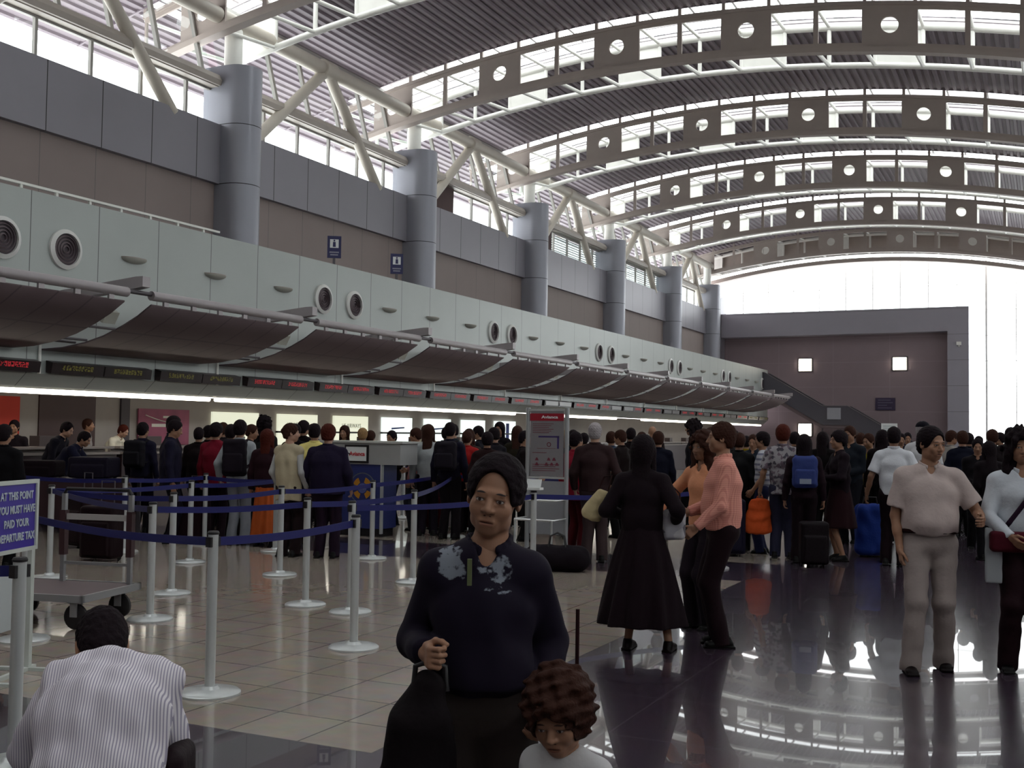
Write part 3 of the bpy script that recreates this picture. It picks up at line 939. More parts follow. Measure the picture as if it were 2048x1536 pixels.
m.build('notice_plate', WPR, ST['R'][2])

# ================================================================== departure tax sign
SW = mat('sign_frame_white', (0.50, 0.53, 0.50), .4); SBL = mat('sign_violet_blue', (0.040, 0.020, 0.26), .4)
t = thing('standing_sign', 'blue departure tax sign in a white frame at the left edge', 'sign', (-6.03, 5.33, 0), rotz=0)
rt = Vector((-.17, .48, 0)).normalized()   # right direction of the board
Wd = .52
def fr_(x, z): return frame_M((-rt.x * 0, 0, 0), rt, (0, 0, 1))
Ms = frame_M((0, 0, 0), rt, (0, 0, 1))
m = MB()
m.box(-Wd, 0, .80, 1.23, -.012, .0, Ms); m.build('board', SBL, t)
m = MB(); m.box(-Wd - .02, .02, 1.22, 1.245, -.018, .012, Ms); m.box(-Wd - .02, .02, .785, .81, -.018, .012, Ms); m.box(-.005, .02, .8, 1.23, -.018, .012, Ms); m.box(-Wd - .02, -Wd + .005, .8, 1.23, -.018, .012, Ms)
m.build('frame', SW, t)
for i, ln in enumerate(('AT THIS POINT', 'YOU MUST HAVE', 'PAID YOUR', 'DEPARTURE TAX')):
    text('lettering', ln, .070, mat('silver_print', (0.42, 0.46, 0.52), .5), t, Ms @ Matrix.Translation((-Wd / 2 + .03, 1.145 - i * .088, .003)), bold=True, sx=.80)
for u in (-.03, -Wd + .03):
    m = MB(); m.box(u - .02, u + .02, 0.02, .80, -.018, .012, Ms); m.build('leg', SW, t)
m = MB(); m.box(-Wd - .02, .05, 0, .025, -.018, .012, Ms); m.box(-.05, -.01, 0, .02, -.2, .2, Ms); m.box(-Wd + .01, -Wd + .05, 0, .02, -.2, .2, Ms); m.build('foot', SW, t)
m = MB(); m.box(-Wd + .06, -.10, .30, .70, -.008, .0, Ms); m.build('lower_board', mat('pale_board', (.42, .45, .46), .5), t)
text('lettering', 'A', .12, SBL, t, Ms @ Matrix.Translation((-.18, .55, .003)), bold=True)
m = MB(); m.box(-.005, .06, 1.05, 1.08, -.03, -.015, Ms); m.box(-.005, .05, .92, .95, -.03, -.015, Ms); m.build('clip', SW, t)

# ================================================================== luggage trolley
t = thing('luggage_trolley', 'low luggage trolley with dark deck and grey frame behind the crouching man', 'trolley', (-7.40, 6.73, 0), rotz=math.radians(12))
DK = mat('trolley_deck', (0.12, 0.085, 0.09), .6); TG = mat('trolley_grey', (0.30, 0.30, 0.31), .4, metal=.5)
MB().box(-.54, .54, -.38, .38, .245, .275).build('deck', DK, t)
m = MB(); m.box(-.57, .57, -.41, -.38, .225, .28); m.box(-.57, .57, .38, .41, .225, .28); m.box(.54, .57, -.41, .41, .225, .28); m.box(-.57, -.54, -.41, .41, .225, .28)
m.build('deck_rim', TG, t)
for sx in (-1, 1):
    for sy in (-1, 1):
        wt = link('wheel', MB().lathe([(.0, -.022), (.085, -.022), (.1, -.012), (.1, .012), (.085, .022), (.0, .022)], 20, (0, 0, 0), Matrix.Rotation(math.pi / 2, 3, 'X')).mesh('wheel', BLACK, smooth=40), t)
        wt.location = (sx * .44, sy * .30, .1)
        link('caster', MB().box(-.03, .03, -.04, -.028, .1, .225).box(-.03, .03, .028, .04, .1, .225).box(-.05, .05, -.04, .04, .205, .225).mesh('caster', TG), t).location = (sx * .44, sy * .30, 0)
for sx in (-.14, .50):
    MB().box(sx - .018, sx + .018, .32, .356, .27, 1.02).build('upright', TG, t)
    MB().box(sx - .026, sx + .026, .31, .366, .50, .88).build('sleeve', mat('dark_red_sleeve', (.035, .012, .015), .6), t)
MB().box(-.14, .50, .33, .35, .80, .85).build('crossbar', mat('trolley_bar', (.36, .34, .33), .4), t)
MB().box(-.14, .50, .33, .35, .42, .445).build('lower_crossbar', TG, t)
MB().tube([(-.14, .338, 1.02), (-.12, .338, 1.06), (.48, .338, 1.06), (.50, .338, 1.02)], .016, 10).build('handle', BLACK, t, smooth=50)

# ================================================================== airline desk with emblem
t = thing('airline_desk', 'blue and white airline desk with a round emblem and framed logo', 'desk', (-9.1, 14.25, 0))
PANW = mat('desk_white', (0.36, 0.36, 0.36), .4)
MB().box(-1.05, .45, 0, .5, 1.08, 1.40).build('top_box', PANW, t)
MB().box(-1.1, .5, -.03, .53, 1.40, 1.43).build('worktop', mat('desk_edge', (.5, .5, .48), .4), t)
MB().box(-.75, .12, .03, .45, 0.12, 1.08).build('body', mat('desk_blue', (0.030, 0.040, 0.16), .45), t)
MB().box(-.72, .09, .06, .42, 0, .12).build('plinth', BLACK, t)
MB().box(.11, .14, .0, .05, .05, 1.08).build('edge_strip', ALU, t)
MB().box(-.52, -.10, -.02, 0.0, 1.10, 1.37).build('logo_frame', BLACK, t)
MB().box(-.49, -.13, -.028, -.02, 1.13, 1.34).build('logo_panel', WPR, t)
text('lettering', 'Avianca', .088, mat('red_print', (.50, .02, .03), .5), t, frame_M((-.29, -.03, 1.235), (1, 0, 0), (0, 0, 1)), bold=True)
MB().prism([(-.48, 1.26), (-.42, 1.245), (-.40, 1.22), (-.43, 1.22)], 1, -.032, -.028).build('bird_mark', mat('dark_print', (.06, .05, .07), .5), t)
em = MB()
def disc(m, r0, r1, y, cx, cz, a0=0, a1=2 * math.pi, n=32):
    rings = []
    for i in range(n + 1):
        a = a0 + (a1 - a0) * i / n
        rings.append([(cx + r0 * math.cos(a), y, cz + r0 * math.sin(a)), (cx + r1 * math.cos(a), y, cz + r1 * math.sin(a)), (cx + r1 * math.cos(a), y + .004, cz + r1 * math.sin(a)), (cx + r0 * math.cos(a), y + .004, cz + r0 * math.sin(a))])
    m.sweep(rings, None)
disc(em, .22, .235, .022, -.22, .72); em.build('emblem_ring', mat('emblem_grey', (.12, .14, .16), .5), t)
em = MB(); 
for q in range(4): disc(em, .09, .17, .020, -.22, .72, math.radians(25 + 90 * q), math.radians(70 + 90 * q), 6)
em.build('emblem_blocks', mat('emblem_orange', (.50, .22, .02), .5), t)
em = MB(); disc(em, .001, .075, .018, -.22, .72); em.build('emblem_centre', mat('emblem_blue', (.10, .12, .35), .5), t)
text('lettering', 'SICOP', .06, mat('emblem_print', (.35, .35, .38), .5), t, frame_M((-.22, .012, .72), (1, 0, 0), (0, 0, 1)))

# ================================================================== baggage sizer stand with poster
t = thing('sizer_stand', 'tall grey baggage notice stand with a red header and luggage sizer frame', 'stand', (-5.55, 12.6, 0))
SG = mat('stand_grey', (0.25, 0.25, 0.27), .45)
MB().box(-.22, .22, -.015, .01, 1.06, 1.86).build('poster', mat('stand_poster', (0.21, 0.20, 0.215), .5), t)
MB().box(-.225, .225, -.02, -.012, 1.74, 1.83).build('header', mat('header_red', (0.30, 0.01, 0.025), .5), t)
text('lettering', 'Avianca', .05, WPR, t, frame_M((.04, -.024, 1.785), (1, 0, 0), (0, 0, 1)), bold=True, sx=1.4)
for sx in (-1, 1):
    MB().tube([(sx * .26, 0, 0), (sx * .26, 0, 1.90)], .028, 12).build('post', mat('stand_post', (.34, .35, .36), .4, metal=.4), t, smooth=50)
MB().box(-.24, .24, -.02, .015, 1.86, 1.885).box(-.24, .24, -.02, .015, 1.03, 1.055).build('rail', ALU, t)
PUR = mat('purple_print', (.05, .03, .14), .5); REDP = mat('dull_red_print', (.16, .03, .05), .5); GP = mat('grey_print', (.12, .11, .14), .5)
m = MB(); m.box(-.11, .16, -.02, -.014, 1.535, 1.555); m.box(.14, .165, -.02, -.014, 1.40, 1.555); m.build('suitcase_outline', PUR, t)
m = MB()
for i in range(6):
    m.box(-.19, -.19 + .28 - .03 * (i % 3), -.018, -.014, 1.70 - i * .022, 1.706 - i * .022)
for i in range(4): m.box(-.19, .17 - .05 * (i % 2), -.018, -.014, 1.20 - i * .025, 1.207 - i * .025)
m.box(-.19, .0, -.018, -.014, 1.345, 1.352); m.build('lettering', REDP, t)
m = MB(); disc(m, .02, .028, -.018, .03, 1.45); m.box(-.13, .12, -.018, -.014, 1.40, 1.404); m.build('dial', REDP, t)
m = MB()
for (u, z) in ((-.13, 1.27), (.03, 1.27), (.10, 1.27), (-.13, 1.21), (.0, 1.21), (.07, 1.21), (.14, 1.21)):
    m.prism([(u - .025, z - .018), (u + .025, z - .018), (u + .008, z + .018), (u - .008, z + .018)], 1, -.019, -.014)
m.build('icons', REDP, t)
MB().box(-.23, .23, .0, .02, .35, 1.0).build('lower_panel', SG, t)
for z, y_ in ((.78, -.28), (.55, -.36)):
    MB().tube([(-.26, 0, z), (-.26, y_, z), (-.24, y_ - .03, z), (.24, y_ - .03, z), (.26, y_, z), (.26, 0, z)], .014, 8).build('sizer_rail', mat('chrome_rail', (.75, .76, .76), .2, metal=.7), t, smooth=50)
for sx in (-.24, .24):
    MB().tube([(sx, -.39, 0), (sx, -.39, .55)], .014, 8).build('sizer_leg', ALU, t, smooth=50)
MB().box(-.3, .3, -.42, .1, 0, .02).build('base', ALU, t)
# far board held on a pole above the crowd
t = thing('queue_board', 'white board on a pole above the crowd near the end wall', 'sign', (-4.15, 34.0, 0))
MB().box(-.22, .22, -.02, .02, 1.72, 1.99).build('board', WPR, t); MB().box(-.22, .22, -.022, .022, 1.66, 1.72).build('blue_band', BLUES, t)
MB().tube([(0, .0, 0), (0, .0, 1.66)], .02, 8).build('pole', ALU, t)
m = MB()
for i in range(3): m.box(-.17, .16, -.024, -.02, 1.78 + i * .06, 1.80 + i * .06)
m.build('lettering', mat('pale_grey_print', (.35, .4, .42), .5), t)
MB().lathe([(0, 0), (.2, 0), (.2, .02), (0, .03)], 20).build('base', ALU, t)
# ================================================================== people : signed-distance sculpting, surface nets
def V3(*a): return np.array(a if len(a) > 1 else a[0], dtype=np.float64)
def unit(v): v = np.asarray(v, float); return v / (np.linalg.norm(v) + 1e-12)

class Field:
    def __init__(s, res): s.res = res; s.p = []
    def cap(s, a, b, ra, rb=None, k=.02, fa=False, fb=False, sub=False):
        s.p.append(('cap', V3(a), V3(b), ra, ra if rb is None else rb, k, fa, fb, sub)); return s
    def ecap(s, a, b, ra, rb, x=(1, 0, 0), k=.03, fa=False, fb=False, sub=False):
        s.p.append(('ecap', V3(a), V3(b), ra, rb, unit(x), k, fa, fb, sub)); return s
    def ell(s, c, r, R=None, k=.02, sub=False):
        s.p.append(('ell', V3(c), V3(r), R, k, sub)); return s
    def box(s, c, h, R=None, rd=.02, k=.01, sub=False):
        s.p.append(('box', V3(c), V3(h), R, rd, k, sub)); return s
    def skirt(s, a, b, ra, rb, folds=9, amp=.02, seed=0):
        s.p.append(('skirt', V3(a), V3(b), ra, rb, folds, amp, seed)); return s
    def clip(s, pt, n):      # keep the side where (p-pt).n < 0
        s.p.append(('clip', V3(pt), unit(n))); return s
    def noise(s, amp, wl, seed=0, stretch=(1, 1, 1)):
        s.p.append(('noise', amp, wl, seed, stretch)); return s
    def bounds(s):
        lo = V3(9, 9, 9); hi = -lo; am = 0
        for q in s.p:
            if q[0] == 'cap' and not q[8]:
                for c, r in ((q[1], q[3]), (q[2], q[4])): lo = np.minimum(lo, c - r); hi = np.maximum(hi, c + r)
            elif q[0] == 'ecap' and not q[9]:
                for c, r in ((q[1], max(q[3])), (q[2], max(q[4]))): lo = np.minimum(lo, c - r); hi = np.maximum(hi, c + r)
            elif q[0] == 'ell' and not q[5]:
                r = max(q[2]) if q[3] is not None else q[2]; lo = np.minimum(lo, q[1] - r); hi = np.maximum(hi, q[1] + r)
            elif q[0] == 'box' and not q[6]:
                r = (np.linalg.norm(q[2]) if q[3] is not None else q[2]) + q[4]; lo = np.minimum(lo, q[1] - r); hi = np.maximum(hi, q[1] + r)
            elif q[0] == 'skirt':
                for c, r in ((q[1], max(q[3])), (q[2], max(q[4]))): lo = np.minimum(lo, c - r - q[6]); hi = np.maximum(hi, c + r + q[6])
            elif q[0] == 'noise': am += q[1]
        m = s.res * 2.5 + am * 1.5 + .004
        return lo - m, hi + m
    def mesh(s):
        lo, hi = s.bounds(); res = s.res
        n = np.ceil((hi - lo) / res).astype(int) + 1
        F = np.full(tuple(n), .15, np.float32)
        ax = [(lo[i] + np.arange(n[i]) * res).astype(np.float32) for i in range(3)]
        def sub_(c0, c1, m):
            i0 = np.clip(np.floor((c0 - m - lo) / res).astype(int), 0, n - 1); i1 = np.clip(np.ceil((c1 + m - lo) / res).astype(int) + 1, 1, n)
            sl = tuple(slice(i0[i], i1[i]) for i in range(3))
            X = ax[0][sl[0]][:, None, None]; Y = ax[1][sl[1]][None, :, None]; Z = ax[2][sl[2]][None, None, :]
            return sl, X, Y, Z
        for q in s.p:
            t_ = q[0]
            if t_ == 'cap':
                _, a, b, ra, rb, k, fa, fb, sb = q; m = max(ra, rb) + k + res * 2
                sl, X, Y, Z = sub_(np.minimum(a, b), np.maximum(a, b), m)
                d = b - a; L2 = float(d.dot(d)) + 1e-12; L_ = math.sqrt(L2)
                px, py, pz = X - a[0], Y - a[1], Z - a[2]
                t = (px * d[0] + py * d[1] + pz * d[2]) / L2; tc = np.clip(t, 0, 1)
                D = np.sqrt((px - tc * d[0]) ** 2 + (py - tc * d[1]) ** 2 + (pz - tc * d[2]) ** 2) - (ra + (rb - ra) * tc)
                if fb: D = np.maximum(D, (t - 1) * L_)
                if fa: D = np.maximum(D, -t * L_)
            elif t_ == 'ecap':
                _, a, b, ra, rb, xd, k, fa, fb, sb = q; m = max(*ra, *rb) + k + res * 2
                sl, X, Y, Z = sub_(np.minimum(a, b), np.maximum(a, b), m)
                d = b - a; L_ = float(np.linalg.norm(d)) + 1e-9; u = d / L_
                xd = unit(xd - xd.dot(u) * u); yd = np.cross(u, xd)
                px, py, pz = X - a[0], Y - a[1], Z - a[2]
                w = px * u[0] + py * u[1] + pz * u[2]; t = np.clip(w / L_, 0, 1)
                ex = px * xd[0] + py * xd[1] + pz * xd[2]; ey = px * yd[0] + py * yd[1] + pz * yd[2]
                rx = ra[0] + (rb[0] - ra[0]) * t; ry = ra[1] + (rb[1] - ra[1]) * t
                mn = np.minimum(rx, ry); ww = w - t * L_
                e2 = (ex / rx) ** 2 + (ey / ry) ** 2 + (ww / mn) ** 2
                g = np.sqrt((ex / rx ** 2) ** 2 + (ey / ry ** 2) ** 2 + (ww / mn ** 2) ** 2) + 1e-6
                k0 = np.sqrt(e2); D = np.where(k0 < .3, (k0 - 1) * mn, k0 * (k0 - 1) / g)
                if fb: D = np.maximum(D, w - L_)
                if fa: D = np.maximum(D, -w)
            elif t_ == 'ell':
                _, c, r, R, k, sb = q; mr = float(max(r)); 
                ext = V3(mr, mr, mr) if R is not None else r
                sl, X, Y, Z = sub_(c - ext, c + ext, k + res * 2)
                px, py, pz = X - c[0], Y - c[1], Z - c[2]
                if R is not None:
                    R = np.asarray(R)
                    px, py, pz = (px * R[0, 0] + py * R[1, 0] + pz * R[2, 0]), (px * R[0, 1] + py * R[1, 1] + pz * R[2, 1]), (px * R[0, 2] + py * R[1, 2] + pz * R[2, 2])
                k0 = np.sqrt((px / r[0]) ** 2 + (py / r[1]) ** 2 + (pz / r[2]) ** 2)
                k1 = np.sqrt((px / r[0] ** 2) ** 2 + (py / r[1] ** 2) ** 2 + (pz / r[2] ** 2) ** 2) + 1e-6
                D = np.where(k0 < .3, (k0 - 1) * min(r), k0 * (k0 - 1) / k1)
            elif t_ == 'box':
                _, c, h, R, rd, k, sb = q; mr = float(np.linalg.norm(h)) + rd
                ext = V3(mr, mr, mr) if R is not None else h + rd
                sl, X, Y, Z = sub_(c - ext, c + ext, k + res * 2)
                px, py, pz = X - c[0], Y - c[1], Z - c[2]
                if R is not None:
                    R = np.asarray(R)
                    px, py, pz = (px * R[0, 0] + py * R[1, 0] + pz * R[2, 0]), (px * R[0, 1] + py * R[1, 1] + pz * R[2, 1]), (px * R[0, 2] + py * R[1, 2] + pz * R[2, 2])
                qx, qy, qz = np.abs(px) - h[0] + rd, np.abs(py) - h[1] + rd, np.abs(pz) - h[2] + rd
                D = np.sqrt(np.maximum(qx, 0) ** 2 + np.maximum(qy, 0) ** 2 + np.maximum(qz, 0) ** 2) + np.minimum(np.maximum(qx, np.maximum(qy, qz)), 0) - rd
            elif t_ == 'skirt':
                _, a, b, ra, rb, folds, amp, seed = q; k = .02; sb = False
                m = max(*ra, *rb) + amp + res * 2
                sl, X, Y, Z = sub_(np.minimum(a, b), np.maximum(a, b), m)
                t = np.clip((a[2] - Z) / max(a[2] - b[2], 1e-6), 0, 1)
                cx = a[0] + (b[0] - a[0]) * t; cy = a[1] + (b[1] - a[1]) * t
                dx = X - cx; dy = Y - cy; th = np.arctan2(dy, dx)
                te = t ** .8
                rx = ra[0] + (rb[0] - ra[0]) * te; ry = ra[1] + (rb[1] - ra[1]) * te
                kk = np.sqrt((dx / rx) ** 2 + (dy / ry) ** 2)
                wv = amp * t * (np.sin(folds * th + seed) + .6 * np.sin((folds * 1.0 + 5) * th + 2 * seed + 3 * t))
                D = (kk - 1) * np.minimum(rx, ry) * .8 - wv
                D = np.maximum(D, np.maximum(Z - a[2], b[2] - Z + 0 * X))
            elif t_ == 'clip':
                sl = (slice(None),) * 3; X = ax[0][:, None, None]; Y = ax[1][None, :, None]; Z = ax[2][None, None, :]
                D = (X - q[1][0]) * q[2][0] + (Y - q[1][1]) * q[2][1] + (Z - q[1][2]) * q[2][2]
                F = np.maximum(F, D).astype(np.float32); continue
            elif t_ == 'noise':
                _, amp, wl, seed, st = q; rr = random.Random(seed); X = ax[0][:, None, None] / st[0]; Y = ax[1][None, :, None] / st[1]; Z = ax[2][None, None, :] / st[2]
                acc = 0
                for o_ in range(5):
                    v = unit([rr.gauss(0, 1) for _ in range(3)]) * (2 * math.pi / (wl * rr.uniform(.6, 1.5))); ph = rr.uniform(0, 6.3)
                    acc = acc + np.sin(X * v[0] + Y * v[1] + Z * v[2] + ph)
                F = (F - amp * .45 * acc).astype(np.float32); continue
            G = F[sl]
            if sb:
                D = -D
                if k > 0:
                    h = np.clip(.5 - .5 * (G - D) / k, 0, 1); F[sl] = G * (1 - h) + D * h + k * h * (1 - h)
                else: F[sl] = np.maximum(G, D)
            elif k > 0:
                h = np.clip(.5 + .5 * (D - G) / k, 0, 1); F[sl] = D * (1 - h) + G * h - k * h * (1 - h)
            else: F[sl] = np.minimum(G, D)
        F[0] = F[-1] = .1; F[:, 0] = F[:, -1] = .1; F[:, :, 0] = F[:, :, -1] = .1
        return surface_nets(F, lo, res)

_C = [(i, j, k) for i in (0, 1) for j in (0, 1) for k in (0, 1)]
_E = [(a, b) for a in range(8) for b in range(a + 1, 8) if sum(abs(_C[a][q] - _C[b][q]) for q in range(3)) == 1]
def surface_nets(F, lo, res):
    S = F < 0
    cnt = np.zeros(tuple(np.array(F.shape) - 1), np.int8)
    for (i, j, k) in _C:
        cnt += S[i:F.shape[0] - 1 + i, j:F.shape[1] - 1 + j, k:F.shape[2] - 1 + k]
    idx = np.argwhere((cnt > 0) & (cnt < 8))
    if len(idx) == 0: return np.zeros((0, 3)), np.zeros((0, 4), int)
    vals = np.stack([F[idx[:, 0] + c[0], idx[:, 1] + c[1], idx[:, 2] + c[2]] for c in _C], 1)
    acc = np.zeros((len(idx), 3)); num = np.zeros(len(idx))
    for a, b in _E:
        va, vb = vals[:, a], vals[:, b]; m = (va < 0) != (vb < 0)
        t = np.where(m, va / np.where(m, va - vb, 1), 0)
        pa, pb = np.array(_C[a], float), np.array(_C[b], float)
        acc += np.where(m[:, None], pa + (pb - pa) * t[:, None], 0); num += m
    V = lo + (idx + acc / num[:, None]) * res
    ids = np.full(cnt.shape, -1, np.int64); ids[idx[:, 0], idx[:, 1], idx[:, 2]] = np.arange(len(idx))
    quads = []
    n = F.shape
    for ax_ in range(3):
        sl0 = [slice(1, n[q] - 1) for q in range(3)]; sl1 = list(sl0)
        sl0[ax_] = slice(0, n[ax_] - 1); sl1[ax_] = slice(1, n[ax_])
        A, B = S[tuple(sl0)], S[tuple(sl1)]
        e = np.argwhere(A != B)
        if len(e) == 0: continue
        off = np.array([1, 1, 1]); off[ax_] = 0
        p = e + off
        u, v = [q for q in range(3) if q != ax_]
        if ax_ == 1: u, v = v, u
        def at(du, dv):
            w = p.copy(); w[:, u] -= du; w[:, v] -= dv
            return ids[w[:, 0], w[:, 1], w[:, 2]]
        Q = np.stack([at(0, 0), at(1, 0), at(1, 1), at(0, 1)], 1)
        fl = A[tuple(e.T)]
        Q[~fl] = Q[~fl][:, ::-1]
        quads.append(Q)
    return V, np.concatenate(quads)

def np_mesh(name, parts, mats, matf=None):
    """parts = list of (V, Q)"""
    vs = []; qs = []; n = 0
    for V, Q in parts:
        vs.append(V); qs.append(Q + n); n += len(V)
    V = np.concatenate(vs).astype(np.float32); Q = np.concatenate(qs).astype(np.int32)
    me = bpy.data.meshes.new(name)
    me.vertices.add(len(V)); me.vertices.foreach_set('co', V.ravel())
    me.loops.add(len(Q) * 4); me.loops.foreach_set('vertex_index', Q.ravel())
    me.polygons.add(len(Q)); me.polygons.foreach_set('loop_start', np.arange(0, len(Q) * 4, 4, dtype=np.int32)); 
    try: me.polygons.foreach_set('loop_total', np.full(len(Q), 4, np.int32))
    except Exception: pass
    for m in (mats if isinstance(mats, (list, tuple)) else [mats]): me.materials.append(m)
    me.polygons.foreach_set('use_smooth', np.ones(len(Q), bool))
    if matf is not None:
        cen = V[Q].mean(1); me.polygons.foreach_set('material_index', matf(cen).astype(np.int32))
    me.update(calc_edges=True); me.validate()
    return me

def rotm(yaw=0, pitch=0, roll=0):
    """yaw left +, pitch down +, roll to own right +  (degrees)"""
    y, p, r = [math.radians(a) for a in (yaw, pitch, roll)]
    Rz = np.array([[math.cos(y), -math.sin(y), 0], [math.sin(y), math.cos(y), 0], [0, 0, 1]])
    Rx = np.array([[1, 0, 0], [0, math.cos(-p), -math.sin(-p)], [0, math.sin(-p), math.cos(-p)]])
    Ry = np.array([[math.cos(r), 0, math.sin(r)], [0, 1, 0], [-math.sin(r), 0, math.cos(r)]])
    return Rz @ Rx @ Ry

def ik(a, t, l1, l2, pole):
    a, t = V3(a), V3(t); d = t - a; L_ = np.linalg.norm(d)
    L2 = min(L_, (l1 + l2) * .995); t = a + d / L_ * L2; u = d / L_
    x = (l1 * l1 - l2 * l2 + L2 * L2) / (2 * L2); h = math.sqrt(max(0, l1 * l1 - x * x))
    pl = V3(pole); pl = unit(pl - pl.dot(u) * u)
    return a + u * x + pl * h, t

SKIN = {'tan': (0.30, 0.155, 0.095), 'light': (0.42, 0.24, 0.17), 'brown': (0.20, 0.10, 0.062), 'pale': (0.50, 0.31, 0.25)}
HAIRC = {'black': (0.010, 0.006, 0.008), 'brown': (0.035, 0.014, 0.010), 'grey': (0.30, 0.27, 0.28), 'red': (0.06, 0.012, 0.008), 'blond': (0.28, 0.17, 0.08)}
def skinmat(k, hc='black'):
    key = 'skin_%s_%s' % (k, hc)
    if key in _mc: return _mc[key]
    m = mat(key, SKIN[k], .55, var=.07, vscale=14, bump=.04, bscale=120)
    nt = m.node_tree; L = nt.links; p = nt.nodes['Principled BSDF']
    src = p.inputs['Base Color'].links[0].from_socket
    at = nt.nodes.new('ShaderNodeAttribute'); at.attribute_name = 'headpos'
    sp = nt.nodes.new('ShaderNodeSeparateXYZ'); L.new(at.outputs['Vector'], sp.inputs[0])
    ax = _math(nt, 'ABSOLUTE', sp.outputs[0]); yy = sp.outputs[1]; zz = sp.outputs[2]
    front = _math(nt, 'GREATER_THAN', yy, .05); front = _math(nt, 'MULTIPLY', front, _math(nt, 'LESS_THAN', yy, 1.0))
    def ellm(cx, cz, rx, rz, soft, zsrc=None):
        a = _math(nt, 'POWER', _math(nt, 'DIVIDE', _math(nt, 'SUBTRACT', ax, cx), rx), 2.0)
        b = _math(nt, 'POWER', _math(nt, 'ABSOLUTE', _math(nt, 'DIVIDE', _math(nt, 'SUBTRACT', zsrc or zz, cz), rz)), 2.0)
        e = _math(nt, 'SUBTRACT', 1.0, _math(nt, 'ADD', a, b))
        e = _math(nt, 'MULTIPLY', e, soft)
        n = nt.nodes.new('ShaderNodeClamp'); L.new(e, n.inputs[0])
        return _math(nt, 'MULTIPLY', n.outputs[0], front)
    def over(src, fac, col):
        mx = nt.nodes.new('ShaderNodeMix'); mx.data_type = 'RGBA'; L.new(fac, mx.inputs['Factor']); L.new(src, mx.inputs['A']); mx.inputs['B'].default_value = (*col, 1)
        return mx.outputs['Result']
    sk = SKIN[k]
    zb = _math(nt, 'ADD', zz, _math(nt, 'MULTIPLY', _math(nt, 'POWER', _math(nt, 'SUBTRACT', ax, .028), 2.0), 9.0))
    lipc = (sk[0] * .62, sk[1] * .42, sk[2] * .45)
    src = over(src, _math(nt, 'MULTIPLY', ellm(0, -.0685, .0235, .0095, 2.2), .75), lipc)
    src = over(src, ellm(0, -.0685, .0215, .0016, 2.0), (sk[0] * .15, sk[1] * .1, sk[2] * .1))
    src = over(src, _math(nt, 'MULTIPLY', ellm(.031, .001, .0190, .0120, 1.0), .55), (sk[0] * .45, sk[1] * .38, sk[2] * .38))
    src = over(src, ellm(.031, .0006, .0138, .0062, 3.0), (.02, .010, .008))
    src = over(src, ellm(.031, -.0004, .0118, .0044, 4.0), (.42, .38, .36))
    src = over(src, ellm(.031, .0, .0052, .0052, 5.0), (.018, .009, .007))
    src = over(src, ellm(.031, .0235, .0185, .0036, 1.6, zb), HAIRC[hc])
    src = over(src, ellm(.0085, -.0465, .0042, .0024, 2.0), (sk[0] * .15, sk[1] * .1, sk[2] * .1))
    L.new(src, p.inputs['Base Color'])
    return m
def cloth(col, nm=None, rough=.85): 
    if isinstance(col, str) and not col.startswith('#') and col in CUSTOM: return CUSTOM[col]
    if isinstance(col, str): col = tuple(round(v, 4) for v in hexc(col))
    if max(col) < .12: col = tuple(v * .6 for v in col)
    key = 'cloth_' + (col if isinstance(col, str) else '_'.join('%d' % (c * 10000) for c in col))
    return mat(key.replace('#', ''), col, rough, spec=.15, var=.14, vscale=9, bump=.25, bscale=45)
CUSTOM = {}
def stripes(name, ca, cb, axis, wl, duty=.5, soft=True, ax2=None, wl2=None):
    m, nt, p, L = _nodes(name)
    tc = nt.nodes.new('ShaderNodeTexCoord'); sep = nt.nodes.new('ShaderNodeSeparateXYZ'); L.new(tc.outputs['Object'], sep.inputs[0])
    def wave(a, w): return _math(nt, 'LESS_THAN', _math(nt, 'FLOORED_MODULO', sep.outputs[a], w), w * duty)
    f_ = wave(axis, wl)
    if ax2 is not None: f_ = _math(nt, 'MULTIPLY', _math(nt, 'ADD', f_, wave(ax2, wl2)), .5)
    mx = nt.nodes.new('ShaderNodeMix'); mx.data_type = 'RGBA'; L.new(f_, mx.inputs['Factor'])
    mx.inputs['A'].default_value = (*ca, 1); mx.inputs['B'].default_value = (*cb, 1)
    L.new(mx.outputs['Result'], p.inputs['Base Color']); p.inputs['Roughness'].default_value = .85; p.inputs['Specular IOR Level'].default_value = .15
    CUSTOM[name] = m; return m
def patch_mat(name, cols, scale):
    m, nt, p, L = _nodes(name)
    tc = nt.nodes.new('ShaderNodeTexCoord'); vo = nt.nodes.new('ShaderNodeTexVoronoi'); vo.inputs['Scale'].default_value = scale
    L.new(tc.outputs['Object'], vo.inputs['Vector']); cr = nt.nodes.new('ShaderNodeValToRGB'); cr.color_ramp.interpolation = 'CONSTANT'
    sp = nt.nodes.new('ShaderNodeSeparateColor'); L.new(vo.outputs['Color'], sp.inputs[0]); L.new(sp.outputs[0], cr.inputs[0])
    e = cr.color_ramp.elements; e[0].color = (*cols[0], 1); e[1].position = .5; e[1].color = (*cols[1], 1)
    for i, c_ in enumerate(cols[2:]):
        q = e.new(.7 + .15 * i); q.color = (*c_, 1)
    L.new(cr.outputs[0], p.inputs['Base Color']); p.inputs['Roughness'].default_value = .85
    CUSTOM[name] = m; return m
stripes('striped_shirt', (0.74, 0.70, 0.74), (0.36, 0.33, 0.42), 0, .0080, .42)
stripes('pink_check', (0.72, 0.33, 0.26), (0.50, 0.18, 0.15), 2, .014, .45, ax2=0, wl2=.014)
stripes('pale_stripe_shirt', (0.42, 0.42, 0.46), (0.16, 0.16, 0.22), 2, .07, .4)
stripes('dark_jacket_white_seam', (0.012, 0.010, 0.03), (0.012, 0.010, 0.03), 0, .1)
patch_mat('plaid_shirt', [(0.28, 0.26, 0.28), (0.06, 0.05, 0.07), (0.14, .10, .13)], 26)
